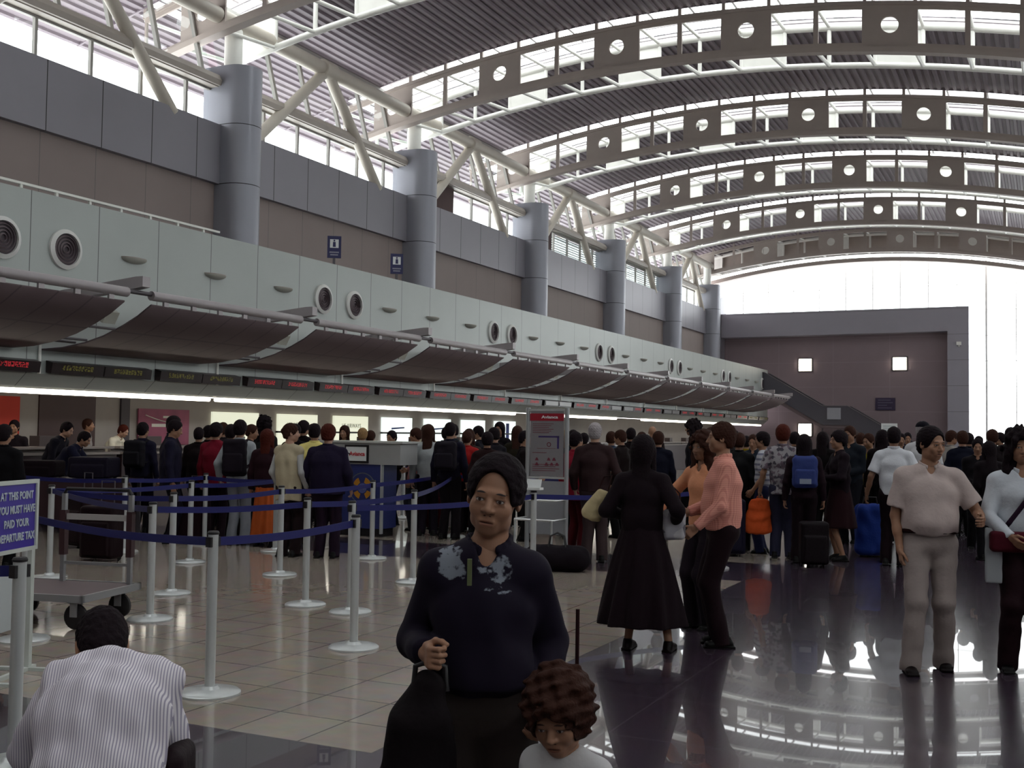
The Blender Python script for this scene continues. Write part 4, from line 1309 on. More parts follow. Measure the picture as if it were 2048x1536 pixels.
patch_mat('grey_patterned_bag', [(0.30, 0.29, 0.32), (0.12, 0.11, 0.13), (0.4, .38, .4)], 14)

NK = 0.0
def head_field(f, Hc, R, hs, k=1.0, brow=True):
    T = lambda x, y, z: Hc + R @ (V3(x, y, z) * hs)
    f.ell(T(0, -.018, .028), V3(.076, .095, .088) * hs, R, k=.015)
    f.ell(T(0, .012, -.035), V3(.061, .076, .080) * hs, R, k=.02)
    f.ell(T(0, .055, -.092), V3(.026, .024, .022) * hs, R, k=.025)
    for sx in (-1, 1):
        f.ell(T(sx * .036, .055, -.030), V3(.026, .024, .028) * hs, R, k=.02)
        f.ell(T(sx * .041, .010, -.073), V3(.017, .04, .02) * hs, R, k=.02)
    f.cap(T(-.034, .076, .020), T(.034, .076, .020), .011 * hs, k=.012)
    for sx in (-1, 1):
        f.ell(T(sx * .031, .096, .000), V3(.018, .018, .0105) * hs, R, k=.008 * hs, sub=True)
    for sx in (-1, 1):
        f.ell(T(sx * .031, .0725, -.001), V3(.0135, .0135, .0125) * hs, R, k=.003)
        f.cap(T(sx * .019, .082, .008), T(sx * .043, .076, .007), .0045 * hs, k=.006 * hs)
        f.cap(T(sx * .020, .081, -.0115), T(sx * .042, .076, -.0105), .0035 * hs, k=.006 * hs)
    f.cap(T(0, .080, .008), T(0, .102 - NK * .4, -.034 + NK), .0075 * hs, .0125 * hs, k=.010 * hs)
    for sx in (-1, 1): f.ell(T(sx * .0125, .092 - NK * .4, -.038 + NK), V3(.009, .010, .0075) * hs, R, k=.006 * hs)
    f.ell(T(0, .070, -.066), V3(.030, .020, .022) * hs, R, k=.012 * hs)
    f.cap(T(-.019, .082, -.0635), T(.019, .082, -.0635), .0052 * hs, k=.004 * hs)
    f.cap(T(-.016, .081, -.0735), T(.016, .081, -.0735), .0062 * hs, k=.004 * hs)
    f.cap(T(-.018, .0885, -.0685), T(.018, .0885, -.0685), .0028 * hs, k=.003 * hs, sub=True)
    for sx in (-1, 1):
        f.ell(T(sx * .077, -.012, -.008), V3(.010, .020, .031) * hs, R, k=.006 * hs)
        f.ell(T(sx * .084, -.004, -.006), V3(.006, .010, .018) * hs, R, k=.004 * hs, sub=True)

def hand_field(f, W, d, up, side, curl, s, spread=.12, thumb=1.0):
    """W wrist, d direction along the hand, up = back of the hand normal, side = +1 if thumb lies on the d x up side"""
    d = unit(d); up = unit(up - np.dot(up, d) * d); la = np.cross(d, up) * side     # towards the thumb
    pc = W + d * .048 * s
    R = np.stack([la, d, up], 1)
    f.cap(W - d * .01 * s, W + d * .02 * s, .025 * s, .024 * s, k=.015 * s)
    f.box(pc + d * .002 * s, V3(.038, .046, .0135) * s, R, rd=.012 * s, k=.012 * s)
    lens = (.070, .078, .073, .058); offs = (.028, .0095, -.009, -.027)
    for i in range(4):
        b = W + d * .088 * s + la * offs[i] * s
        cur = curl * (1 + .12 * i); dd = unit(d + la * (spread * (1.3 - i) * .5)); L_ = lens[i] * s
        p = b
        for j, (fr, rr) in enumerate(((.45, .0092), (.31, .0085), (.24, .0076))):
            ang = cur * (.55, 1.0, .75)[j] * 1.35
            dd = unit(dd * math.cos(ang) - up * math.sin(ang)) if j == 0 else unit(dd * math.cos(ang) + np.cross(la, dd) * math.sin(ang) * (1 if np.dot(np.cross(la, dd), -up) > 0 or j > 0 else -1) * sgn)
            if j == 0: sgn = 1.0 if np.dot(np.cross(la, d), -up) > 0 else -1.0
            q = p + dd * fr * L_
            f.cap(p, q, rr * s, rr * .93 * s, k=.005 * s); p = q
    b = W + d * .022 * s + la * .026 * s
    td = unit(d * .75 + la * .62 - up * (.15 + .5 * curl)); p1 = b + td * .040 * s
    td2 = unit(d * .95 + la * (.25 - .3 * curl) * thumb - up * (.15 + .5 * curl)); p2 = p1 + td2 * .030 * s; p3 = p2 + unit(td2 - la * .2 * curl) * .024 * s
    f.cap(b, p1, .0145 * s, .011 * s, k=.012 * s); f.cap(p1, p2, .0105 * s, .0098 * s, k=.005 * s); f.cap(p2, p3, .0098 * s, .0078 * s, k=.005 * s)


def build_person(name, label, x, y, face, H=1.7, girth=1.0, wide=1.0, skin='tan', hair=('short', 'black'), top=('jacket', '#101018'), bottom=('trousers', '#0c0a10'),
                 shoes='#0a0808', head=(0, 0, 0), headsize=1.0, neck=(0, 0, 0), lean=0, twist=0, la=None, ra=None, lf=None, rf=None, pelvis=None, curl=.45, res=.014, hres=.0065, fres=.005,
                 belly=0.0, group=None, extra=None, lpole=None, rpole=None, ltw=None, rtw=None, hands=True, seed=1, top2=None, belt=None, hem=None, lkp=(.15, 1, .1), rkp=(-.15, 1, .1), wr=.0035, stoop=0, skr=None, skz=None):
    s = H / 1.75
    t = thing(name, label, 'person', (x, y, 0), rotz=math.radians(face), group=group)
    pz = .95 * s if pelvis is None else pelvis[2]
    P = V3(0, 0, pz) if pelvis is None else V3(pelvis)
    l = math.radians(lean); u = V3(0, math.sin(l), math.cos(l)); fwd = V3(0, math.cos(l), -math.sin(l))
    l2 = math.radians(lean + stoop); u2 = V3(0, math.sin(l2), math.cos(l2))
    tw = math.radians(twist); X = V3(math.cos(tw), math.sin(tw), 0); X0 = V3(1, 0, 0)
    waist = P + u * .14 * s; chest = waist + (u + u2) * .5 * .20 * s; sh = chest + u2 * .14 * s; nb = sh + u2 * .045 * s + V3(neck) * s
    S = {1: sh + X * .172 * s * wide - u2 * .030 * s, -1: sh - X * .172 * s * wide - u2 * .030 * s}
    Rh = rotm(*head); hs = s ** .55 * headsize if H < 1.5 else s * headsize
    if H >= 1.5: hs = (.35 + .65 * s) * headsize
    Hc = nb + unit(u2 * 1.0 + V3(0, .18, 0) + V3(neck) * 2) * .07 * s + Rh @ (V3(0, .015, .105) * hs)
    g = girth
    hip = {1: P + V3(.09 * s * (.6 + .4 * g), 0, -.03 * s), -1: P + V3(-.09 * s * (.6 + .4 * g), 0, -.03 * s)}
    # legs
    foot = {1: lf, -1: rf}
    foot = {1: rf if rf is not None else (.10, .0), -1: lf if lf is not None else (-.10, .0)}
    ank = {}; knee = {}
    for sd in (1, -1):
        fx = foot[sd]; a = V3(fx[0], fx[1], .085 * s + (fx[2] if len(fx) > 2 else 0))
        k_, a_ = ik(hip[sd], a, .44 * s, .43 * s, rkp if sd == 1 else lkp); knee[sd] = k_; ank[sd] = a_
    # arms
    arm = {1: ra if ra is not None else (.09, .04, -.53), -1: la if la is not None else (-.09, .04, -.53)}
    elb = {}; wri = {}
    for sd in (1, -1):
        w_ = S[sd] + V3(arm[sd]) * s
        pole = (rpole if sd == 1 else lpole) or (sd * .45, -1, -.2)
        elb[sd], wri[sd] = ik(S[sd], w_, .29 * s, .255 * s, pole)
    sm_ = skinmat(skin, hair[1])
    # ---- body
    tt, tcol = top[0], top[1]; bt, bcol = bottom[0], bottom[1]
    f = Field(res)
    f.ecap(P - u * .02 * s, waist, (.145 * s * g, .10 * s * g), (.125 * s * g, .092 * s * g), X0, k=.03)
    f.ecap(waist, chest, (.125 * s * g, .092 * s * g), (.145 * s * g, .10 * s * g), X, k=.04)
    f.ecap(chest, sh, (.145 * s * g, .10 * s * g), (.12 * s * wide, .075 * s), X, k=.04)
    f.cap(sh, nb + u2 * .03 * s, .055 * s, .052 * s, k=.04)
    for sd in (1, -1):
        f.cap(sh + X * sd * .08 * s, S[sd], .05 * s, .048 * s, k=.03)
        f.cap(S[sd], elb[sd], .046 * s, .036 * s, k=.02)
        if bt != 'longskirt' or True:
            f.cap(hip[sd], knee[sd], .078 * s * (.5 + .5 * g), .050 * s, k=.03); f.cap(knee[sd], ank[sd], .050 * s, .034 * s, k=.02)
            f.cap(ank[sd], ank[sd] + V3(0, .09 * s, -.052 * s), .028 * s, .018 * s, k=.01)
    parts = [f.mesh()]
    f = Field(hres)
    f.cap(nb - u2 * .08 * s, Hc + Rh @ (V3(0, -.022, -.05) * hs), .058 * s, .050 * hs, k=.02)
    f.ecap(sh - u2 * .03 * s, nb - u2 * .0 * s, (.10 * s, .07 * s), (.06 * s, .055 * s), X, k=.03)
    head_field(f, Hc, Rh, hs)
    hm = f.mesh(); nbody = len(parts[0][1]); parts.append(hm)
    short = tt in ('tshirt', 'shortshirt', 'vest_bare')
    if hands:
        for sd in (1, -1):
            f = Field(fres)
            e, w_ = elb[sd], wri[sd]
            if short: f.cap(S[sd] * .4 + e * .6, e, .042 * s * (.5 + .5 * g), .037 * s, k=.02)
            st = e if short else e * .35 + w_ * .65
            f.cap(st, e * .5 + w_ * .5 if short else w_, (.037 if short else .028) * s, (.034 if short else .023) * s, k=.015)
            if short: f.cap(e * .6 + w_ * .4, w_, .035 * s, .0235 * s, k=.015)
            dd = unit(w_ - e); twv = rtw if sd == 1 else ltw
            up = V3(sd * 1.0, 0, 0) if twv is None else V3(twv)
            la_ = np.cross(dd, unit(up - up.dot(dd) * dd))
            side = 1.0 if np.dot(la_, V3(-sd * .3, 1, .3)) > 0 else -1.0
            cu = curl[0 if sd == -1 else 1] if isinstance(curl, (tuple, list)) else curl
            hd = dd if not hasattr(extra, 'x') else dd
            hand_field(f, w_, hd, up, side, cu, s * (.97 if H > 1.4 else 1.0))
            parts.append(f.mesh())
    hairm = mat('hair_' + hair[1], HAIRC[hair[1]], .75, spec=.08, var=.35, vscale=40, bump=.5, bscale=90)
    me = np_mesh('body', parts, sm_)
    hp = np.full((len(me.vertices), 3), 9.0, np.float32); n0_ = len(parts[0][0]); n1_ = n0_ + len(parts[1][0])
    if len(me.vertices) == sum(len(q[0]) for q in parts): hp[n0_:n1_] = ((parts[1][0] - Hc) @ Rh / hs).astype(np.float32)
    at_ = me.attributes.new('headpos', 'FLOAT_VECTOR', 'POINT'); at_.data.foreach_set('vector', hp.ravel())
    link('body', me, t)
    # ---- top garment
    loose = {'jacket': .030, 'coat': .036, 'longshirt': .022, 'shortshirt': .024, 'tshirt': .018, 'vest': .032, 'sweater': .022, 'blouse': .020}.get(tt, .02) * s
    f = Field(res * .85)
    hz = hem if hem is not None else {'jacket': -.05, 'coat': -.16, 'vest': -.06, 'sweater': -.05}.get(tt, -.02)
    lo_ = P + u * hz * s; o = loose
    tuck = hz > -.03
    bx = V3(0, belly * s, 0)
    f.ecap(lo_, waist + bx * .6, ((.150 * g) * s + o * .8, (.105 * g) * s + o * .8), (.138 * s * g + o, .100 * s * g + o + belly * s * .5), X0, k=.03, fa=True)
    f.ecap(waist + bx * .6, chest, (.138 * s * g + o, .100 * s * g + o + belly * s * .5), (.152 * s * g + o * .9, .105 * s * g + o * .8), X, k=.05)
    f.ecap(chest, sh, (.152 * s * g + o * .8, .105 * s * g + o * .7), (.125 * s * wide, .078 * s + o * .3), X, k=.05)
    for sd in (1, -1):
        f.cap(sh + X * sd * .05 * s, S[sd], .056 * s + o * .3, .054 * s + o * .35, k=.04); f.cap(nb - u2 * .03 * s + X * sd * .035 * s, S[sd] + X * sd * -.03 * s + u2 * .012 * s, .036 * s + o * .2, .045 * s + o * .2, k=.05)
    f.cap(sh, nb - u2 * .035 * s, .074 * s, .066 * s + o * .15, k=.03)
    if tt != 'vest':
        for sd in (1, -1):
            e, w_ = elb[sd], wri[sd]
            if short:
                m_ = S[sd] * .22 + e * .78
                f.cap(S[sd], m_, .058 * s + o * .4, .062 * s + o * .5, k=.03, fb=True)
            else:
                f.cap(S[sd], e, .056 * s + o * .4, .046 * s + o * .45, k=.03); f.cap(e, w_ + unit(w_ - e) * .0 * s, .046 * s + o * .45, .034 * s + o * .35, k=.02, fb=True)
    f.noise(wr, .13, seed, (1, 1, 1.2)); 
    f.cap(nb + u2 * .01 * s + V3(0, .006, 0), nb + u2 * .12 * s + V3(0, .02, 0), .060 * s, .066 * s, k=.008, sub=True)
    if tt in ('jacket', 'coat', 'shortshirt', 'longshirt', 'vest', 'blouse'):   # open neck
        a = nb + u2 * .03 * s + fwd * .05 * s; b = chest + u2 * .095 * s + fwd * .14 * s
        f.cap(a, b, .042 * s, .006 * s, k=.006, sub=True)
    parts = [f.mesh()]
    if tt in ('shortshirt', 'longshirt', 'jacket', 'blouse', 'coat'):           # collar
        f = Field(min(res * .6, .008))
        c0 = nb - u2 * .002 * s; n_ = 14
        pts = []
        for i in range(n_ + 1):
            a = math.radians(-60 + 300 * i / n_) ; pts.append(c0 + (X * math.cos(a) * .066 + unit(np.cross(u2, X)) * math.sin(a) * .062 * -1) * s + u2 * (.024 - .018 * max(0, -math.sin(a))) * s)
        pts = []
        for i in range(n_ + 1):
            a = math.radians(115 + 310 * i / n_)       # 90 deg = front, gap at the front
            fr = math.sin(a)
            pts.append(c0 + X * math.cos(a) * .070 * s + fwd * (fr * .068 + .008) * s + u2 * (.034 - .036 * max(0, fr)) * s)
        for i in range(n_): f.ecap(pts[i], pts[i + 1], (.008 * s, .021 * s), (.008 * s, .021 * s), unit((pts[i] + pts[i + 1]) / 2 - c0 - u2 * np.dot((pts[i] + pts[i + 1]) / 2 - c0, u2)), k=.006)
        parts.append(f.mesh())
    gm = cloth(tcol); garment = {'jacket': 'jacket', 'coat': 'coat', 'longshirt': 'shirt', 'shortshirt': 'shirt', 'tshirt': 't_shirt', 'vest': 'padded_vest', 'sweater': 'sweater', 'blouse': 'blouse'}.get(tt, 'shirt')
    link(garment, np_mesh(garment, parts, gm), t)
    if tt == 'vest':
        f = Field(res)
        for sd in (1, -1):
            e, w_ = elb[sd], wri[sd]; f.cap(S[sd], e, .054 * s, .046 * s, k=.03); f.cap(e, w_, .046 * s, .036 * s, k=.02, fb=True)
        f.noise(.003, .12, seed); link('sleeves', np_mesh('sleeves', [f.mesh()], cloth(top2 or '#707070')), t)
    # ---- lower garment
    f = Field(res * .9)
    if bt in ('trousers', 'jeans', 'shorts'):
        q = .017 * s
        top_ = waist - u * (.02 if tuck else .0) * s
        f.ecap(P - u * .04 * s, top_, (.150 * s * g + .006, .108 * s * g + .006), (.128 * s * g + .008, .096 * s * g + .006), X0, k=.03, fb=True)
        for sd in (1, -1):
            kn = knee[sd]; an = ank[sd]
            if bt == 'shorts': f.cap(hip[sd], hip[sd] * .15 + kn * .85, .084 * s * (.5 + .5 * g) + q, .066 * s + q, k=.03, fb=True)
            else:
                f.cap(hip[sd], kn, .086 * s * (.5 + .5 * g) + q * .6, .060 * s + q, k=.03)
                f.cap(kn, an - V3(0, -.018 * s, .070 * s), .058 * s + q, .056 * s + q, k=.03, fb=True)
        f.noise(wr * .8, .22, seed + 3, (1, 1, .7))
    elif bt in ('skirt', 'longskirt'):
        hz_ = skz if skz is not None else (.48 * s if bt == 'skirt' else .10 * s)
        top_ = V3(P[0], P[1], waist[2] + .01)
        f.skirt(top_, V3(P[0], P[1], hz_), (.135 * s * g, .105 * s * g), skr or ((.22 * s * g, .17 * s * g) if bt == 'skirt' else (.36 * s, .30 * s)), 9, .004 if bt == 'skirt' else .014, seed)
    nm = {'trousers': 'trousers', 'jeans': 'jeans', 'shorts': 'shorts', 'skirt': 'skirt', 'longskirt': 'long_skirt'}[bt]
    link(nm, np_mesh(nm, [f.mesh()], cloth(bcol)), t)
    if belt:
        f = Field(.006); c = P + u * .045 * s
        f.ecap(c, c + u * .03 * s, (.150 * s * g + .024, .108 * s * g + .026), (.148 * s * g + .022, .107 * s * g + .024), X0, k=.0, fa=True, fb=True)
        link('belt', np_mesh('belt', [f.mesh()], cloth(belt)), t)
    # ---- shoes
    shm = cloth(shoes, rough=.45)
    for sd in (1, -1):
        f = Field(.006 if res < .012 else .009)
        a = ank[sd]; b = V3(a[0], a[1], a[2] - .085 * s)
        f.ecap(b + V3(0, -.045, .030) * s, b + V3(0.004 * sd, .13, .026) * s, (.036 * s, .030 * s), (.044 * s, .026 * s), X0, k=.02)
        f.cap(b + V3(0, .01, .062) * s, b + V3(0, .075, .036) * s, .036 * s, .030 * s, k=.02); f.cap(b + V3(0, -.02, .045) * s, b + V3(0, -.015, .085) * s, .038 * s, .036 * s, k=.02, fb=True)
        f.box(b + V3(0, .04, .008) * s, V3(.043, .125, .010) * s, None, rd=.009 * s, k=.01)
        f.clip(b + V3(0, 0, .001), (0, 0, -1))
        link('shoe', np_mesh('shoe', [f.mesh()], shm), t)
    # ---- hair
    ht = hair[0]
    T = lambda x_, y_, z_: Hc + Rh @ (V3(x_, y_, z_) * hs)
    if ht != 'bald':
        f = Field(hres * .9)
        th = {'short': .010, 'crop': .006, 'thick': .020, 'curly': .038, 'long': .020, 'bun': .010, 'verylong': .022, 'fringe': .018, 'tuft': .014, 'balding': .008, 'cap': .008, 'hijab': .02}[ht]
        f.ell(T(0, -.020, .032), (V3(.078, .097, .090) + th) * hs, Rh, k=.0)
        f.ell(T(0, -.045, -.02), (V3(.072, .066, .075) + th * .8) * hs, Rh, k=.02)
        f.noise({'curly': .007, 'thick': .0018}.get(ht, .0014) * 1.0, {'curly': .045, 'thick': .03}.get(ht, .03), seed + 7)
        fl = {'fringe': .030, 'balding': .085, 'thick': .062, 'curly': .058, 'tuft': .098, 'short': .078}.get(ht, .058)
        # face cut-out
        f.ell(T(0, .105, -.045), V3(.072, .105, .045 + fl) * hs, Rh, k=.008, sub=True)
        if ht in ('short', 'crop', 'balding', 'thick', 'bun', 'cap', 'tuft'):
            f.box(T(0, .03, -.125), V3(.12, .075, .095) * hs, Rh, rd=.03, k=.01, sub=True)
            f.box(T(0, -.05, -.175), V3(.12, .10, .09) * hs, Rh, rd=.03, k=.015, sub=True)
        if ht == 'tuft': f.box(T(0, .0, -.115), V3(.14, .14, .092) * hs, Rh, rd=.03, k=.015, sub=True)
        if ht == 'balding': f.ell(T(0, .0, .12), V3(.06, .08, .06) * hs, Rh, k=.01, sub=True)
        if ht in ('long', 'verylong'):
            Ln = .20 if ht == 'long' else .36
            f.ecap(T(0, -.070, .0), nb - u2 * (Ln - .07) * s - fwd * .085 * s, (.075 * hs, .035 * hs), (.085 * s, .028 * s), Rh @ V3(1, 0, 0), k=.03)
            for sd in (1, -1):
                f.cap(T(sd * .078, -.01, .0), nb + X * sd * .085 * s - u2 * (.06) * s + fwd * .015, .026 * hs, .030 * s, k=.03)
        if ht == 'curly' and H > 1.3:
            for sd in (1, -1):
                f.cap(T(sd * .085, -.01, -.01), nb + X * sd * .10 * s - u2 * .10 * s + fwd * .02, .045 * hs, .042 * s, k=.03)
            f.ecap(T(0, -.07, .0), nb - u2 * .12 * s - fwd * .07 * s, (.09 * hs, .05 * hs), (.11 * s, .045 * s), Rh @ V3(1, 0, 0), k=.03)
            f.noise(.008, .06, seed + 9)
        if ht == 'bun': f.ell(T(0, -.115, .02), V3(.035, .03, .035) * hs, Rh, k=.02)
        link('hair', np_mesh('hair', [f.mesh()], hairm), t)
    if extra == 'cap':
        f = Field(.006); f.ell(T(0, -.018, .045), V3(.090, .108, .085) * hs, Rh, k=0); f.clip(T(0, 0, .045), Rh @ V3(0, 0, -1))
        f.box(T(0, .125, .048), V3(.060, .05, .006) * hs, Rh, rd=.005, k=.01); link('cap', np_mesh('cap', [f.mesh()], cloth(top2 or '#0c0a14')), t)
    t['_'] = 0
    del t['_']
    info = dict(root=t, P=P, S=S, elb=elb, wri=wri, Hc=Hc, Rh=Rh, hs=hs, s=s, chest=chest, waist=waist, sh=sh, nb=nb, u=u, fwd=fwd, X=X)
    return info

def to_world(info, p):
    t = info['root']; a = t.rotation_euler[2]; x, y, z = p
    return (t.location.x + x * math.cos(a) - y * math.sin(a), t.location.y + x * math.sin(a) + y * math.cos(a), z)
# ================================================================== people and what they carry
near = dict(res=.009, hres=.0032, fres=.0032)
mid = dict(res=.012, hres=.0050, fres=.0042)
mid2 = dict(res=.016, hres=.0075, fres=.006)
def bagmesh(name, fn, m, parent, res=.006, loc=None):
    f = Field(res); fn(f)
    o = link(name, np_mesh(name, [f.mesh()], m), parent)
    if loc: o.location = loc
    return o

# printed jacket of the boy
jm, nt, p, L = _nodes('black_printed_jacket')
tc = nt.nodes.new('ShaderNodeTexCoord'); sp = nt.nodes.new('ShaderNodeSeparateXYZ'); L.new(tc.outputs['Object'], sp.inputs[0])
nz = nt.nodes.new('ShaderNodeTexNoise'); nz.inputs['Scale'].default_value = 55; nz.inputs['Detail'].default_value = 3; L.new(tc.outputs['Object'], nz.inputs['Vector'])
fac = None
for (cx, cz, rx, rz, th) in ((.092, 1.246, .030, .046, .36), (.070, 1.215, .024, .024, .46), (-.035, 1.232, .052, .026, .45), (-.050, 1.205, .040, .022, .5), (-.030, 1.172, .036, .008, .56), (-.055, 1.162, .020, .007, .5)):
    a = _math(nt, 'POWER', _math(nt, 'DIVIDE', _math(nt, 'SUBTRACT', sp.outputs[0], cx), rx), 2.0); b = _math(nt, 'POWER', _math(nt, 'ABSOLUTE', _math(nt, 'DIVIDE', _math(nt, 'SUBTRACT', sp.outputs[2], cz), rz)), 2.0)
    e = _math(nt, 'SUBTRACT', 1.0, _math(nt, 'ADD', a, b)); e = _math(nt, 'ADD', _math(nt, 'MULTIPLY', e, .22), _math(nt, 'SUBTRACT', nz.outputs['Fac'], th + .07)); e = _math(nt, 'MULTIPLY', e, 8.0)
    n = nt.nodes.new('ShaderNodeClamp'); L.new(e, n.inputs[0]); fac = n.outputs[0] if fac is None else _math(nt, 'MAXIMUM', fac, n.outputs[0])
fac = _math(nt, 'MULTIPLY', fac, _math(nt, 'GREATER_THAN', sp.outputs[1], .02))
mx = nt.nodes.new('ShaderNodeMix'); mx.data_type = 'RGBA'; L.new(fac, mx.inputs['Factor']); mx.inputs['A'].default_value = (.009, .006, .015, 1); mx.inputs['B'].default_value = (.20, .22, .26, 1)
L.new(mx.outputs['Result'], p.inputs['Base Color']); p.inputs['Roughness'].default_value = .8; p.inputs['Specular IOR Level'].default_value = .15
CUSTOM['boy_jacket'] = jm

NK = .007
boy = build_person('person', 'boy in a black printed jacket and grey trousers standing in front, looking at the camera', -1.43, 2.82, 205, H=1.505, girth=.90, wide=.84, skin='tan', hair=('tuft', 'black'),
    top=('jacket', 'boy_jacket'), bottom=('trousers', (0.035, 0.026, 0.024)), head=(-8, 6, -9), neck=(-.015, .0, 0), hem=.10, res=.009, hres=.0023, fres=.0028,
    la=(-.055, .06, -.41), ra=(.030, .12, -.24), lpole=(-.28, -1, -.2), rpole=(.28, -1, -.2), curl=(.6, .95), lf=(-.13, .0), rf=(.13, .04), seed=4)
t = boy['root']
w_ = boy['wri'][1]; wx, wy, wz = to_world(boy, w_)
MB().box(.028, .040, .160, .172, 1.19, 1.26).build('zip_tag', mat('olive_tag', (.10, .12, .05), .6), t)
b = thing('garment_bag', 'tall black soft bag hanging from the right hand of the boy', 'bag', (wx + .01, wy + .01, wz - .955), rotz=math.radians(205))
def gb(f):
    f.ecap((.0, .03, .87), (.03, .03, .78), (.045, .04), (.075, .05), (1, 0, 0), k=.03)
    f.ecap((.02, .03, .78), (.03, .03, .60), (.085, .05), (.105, .07), (1, 0, 0), k=.04)
    f.ecap((.03, .03, .60), (.05, .03, .20), (.105, .07), (.13, .085), (1, 0, 0), k=.04); f.noise(.006, .12, 3)
bagmesh('body', gb, cloth((.010, .006, .008)), b)
MB().tube([(-.045, .03, .86), (-.04, .03, .925), (0, .03, .94), (.04, .03, .925), (.045, .03, .86)], .008, 8).build('handle', BLACK, b, smooth=50)
# strap hanging from the left hand
w2 = to_world(boy, boy['wri'][-1])
tag(MB().tube([(-1.205, 2.965, 1.10), (-1.20, 2.95, .86), (-1.215, 2.93, .60)], .006, 8).build('hanging_strap', cloth((.03, .008, .01))), 'thin dark strap hanging beside the left sleeve of the boy', 'strap')

child = build_person('person', 'small child in a white shirt with curly dark hair, right before the boy', -1.11, 2.66, 176, H=.93, girth=1.15, wide=.95, skin='tan', hair=('curly', 'brown'),
    top=('tshirt', (.50, .49, .50)), bottom=('shorts', '#2a2a3a'), head=(10, 22, 4), headsize=1.10, res=.008, hres=.0026, fres=.0028, la=(-.12, .16, -.42), ra=(.12, .14, -.44), seed=9, lf=(-.09, .0), rf=(.09, .05))

cr_ = build_person('person', 'crouching person in a striped shirt and jeans at the lower left, seen from behind', -2.55, 2.50, 32, H=1.72, girth=1.18, wide=.86, skin='tan', hair=('crop', 'black'),
    top=('longshirt', 'striped_shirt'), bottom=('jeans', (0.035, 0.035, 0.07)), neck=(-.06, .06, -.085), head=(18, 46, 0), lean=8, stoop=36, pelvis=(0, 0, .42), lf=(-.40, .20), rf=(.12, .30), lkp=(-1.6, .5, .9), rkp=(.1, 1, .8),
    la=(-.10, .32, -.34), ra=(-.02, .36, -.30), lpole=(-.6, -.4, -.6), rpole=(.3, -.3, -1), hem=-.13, res=.009, hres=.0035, fres=.0035, seed=12, wr=.006)

def suitcase(label, x, y, rot, w, h, d, col, z=0, lay=False, cat='suitcase', handle=True, group=None):
    t = thing('suitcase', label, cat, (x, y, z), rotz=math.radians(rot), group=group)
    m = cloth(col, rough=.6)
    bagmesh('shell', lambda f: (f.box((0, 0, h / 2 + .03), V3(w / 2, d / 2, h / 2), None, rd=.04, k=0), f.box((0, -d / 2 - .005, h * .42), V3(w * .40, .02, h * .32), None, rd=.015, k=.01)), m, t, res=.012)
    if handle:
        MB().tube([(-.09, d / 2 - .03, h), (-.09, d / 2 - .03, h + .32), (.09, d / 2 - .03, h + .32), (.09, d / 2 - .03, h)], .008, 8).build('pull_handle', DARKMET, t, smooth=50)
    for sx in (-1, 1):
        link('wheel', MB().lathe([(0, -.012), (.03, -.012), (.03, .012), (0, .012)], 14, (0, 0, 0), Matrix.Rotation(math.pi / 2, 3, 'Y')).mesh('wheel', BLACK), t).location = (sx * w * .38, d / 2 - .03, .03)
    return t
suitcase('dark suitcase standing right of the crouching person', -2.47, 2.76, 25, .08, .58, .20, (.020, .008, .012), handle=False)
suitcase('dark reddish suitcase cut off at the lower left corner', -3.98, 3.02, 25, .40, .80, .28, (.030, .006, .012), handle=False)

NK = 0.0
dress = build_person('person', 'person in a long black dress with a dark veil of hair, beside the pink-shirted man', -2.73, 7.97, 5, H=1.55, girth=.98, wide=.95, skin='tan', hair=('verylong', 'black'),
    top=('coat', (.012, .005, .009)), bottom=('longskirt', (.012, .004, .008)), shoes='#14060a', la=(-.03, .14, -.30), ra=(.10, .10, -.36), lpole=(-.6, -1, -.3), rpole=(.6, -.8, -.3), skz=.19, skr=(.33, .27), lf=(-.10, 0), rf=(.20, .02), seed=21, **mid)
pink = build_person('person', 'man in a pink checked shirt and dark trousers, facing left in the centre right', -2.24, 8.44, 112, H=1.67, girth=1.16, wide=.98, skin='tan', hair=('short', 'brown'), belly=.03,
    top=('longshirt', 'pink_check'), bottom=('trousers', (.018, .006, .010)), la=(-.06, .24, -.45), ra=(.04, .26, -.36), lpole=(-.3, -1, -.1), rpole=(.3, -1, -.2), head=(-5, 0, 0), hem=-.02, res=.011, hres=.0042, fres=.0038, seed=22, curl=.6)
# goatee belongs to his hair
peach = build_person('person', 'person in a peach blouse with curly hair, holding a child, behind the pink-shirted man', -2.58, 9.12, 150, H=1.58, girth=1.0, skin='brown', hair=('curly', 'brown'),
    top=('blouse', (.62, .27, .15)), bottom=('trousers', (.02, .012, .02)), la=(-.05, .2, -.30), ra=(.20, .22, -.36), rpole=(1, -.5, -.2), seed=23, **mid)
tcl = tag(bagmesh('blue_cloth', lambda f: (f.ell((0, 0, 0), V3(.05, .04, .07), None, k=0), f.ell((.02, .01, .06), V3(.03, .03, .05), None, k=.02)), cloth((.06, .30, .36)), None), 'small light blue cloth held between the black dress and the pink shirt', 'cloth')
tcl.location = (-2.93, 8.68, 1.03)
cream = build_person('person', 'man in a cream short-sleeved shirt and khaki trousers walking at the right', -.75, 8.32, 196, H=1.65, girth=1.2, wide=1.08, skin='tan', hair=('short', 'black'), belly=.025,
    top=('shortshirt', (.46, .38, .36)), bottom=('trousers', (.26, .215, .205)), shoes='#160a0c', belt='#2a080c', hem=.075, la=(-.12, .26, -.28), ra=(.03, .05, -.53), lpole=(-.5, -1, -.5), rpole=(.6, -.7, -.1), head=(30, 6, 0),
    lf=(-.10, -.05), rf=(.16, .16), res=.010, hres=.0042, fres=.0036, seed=24, wr=.005)
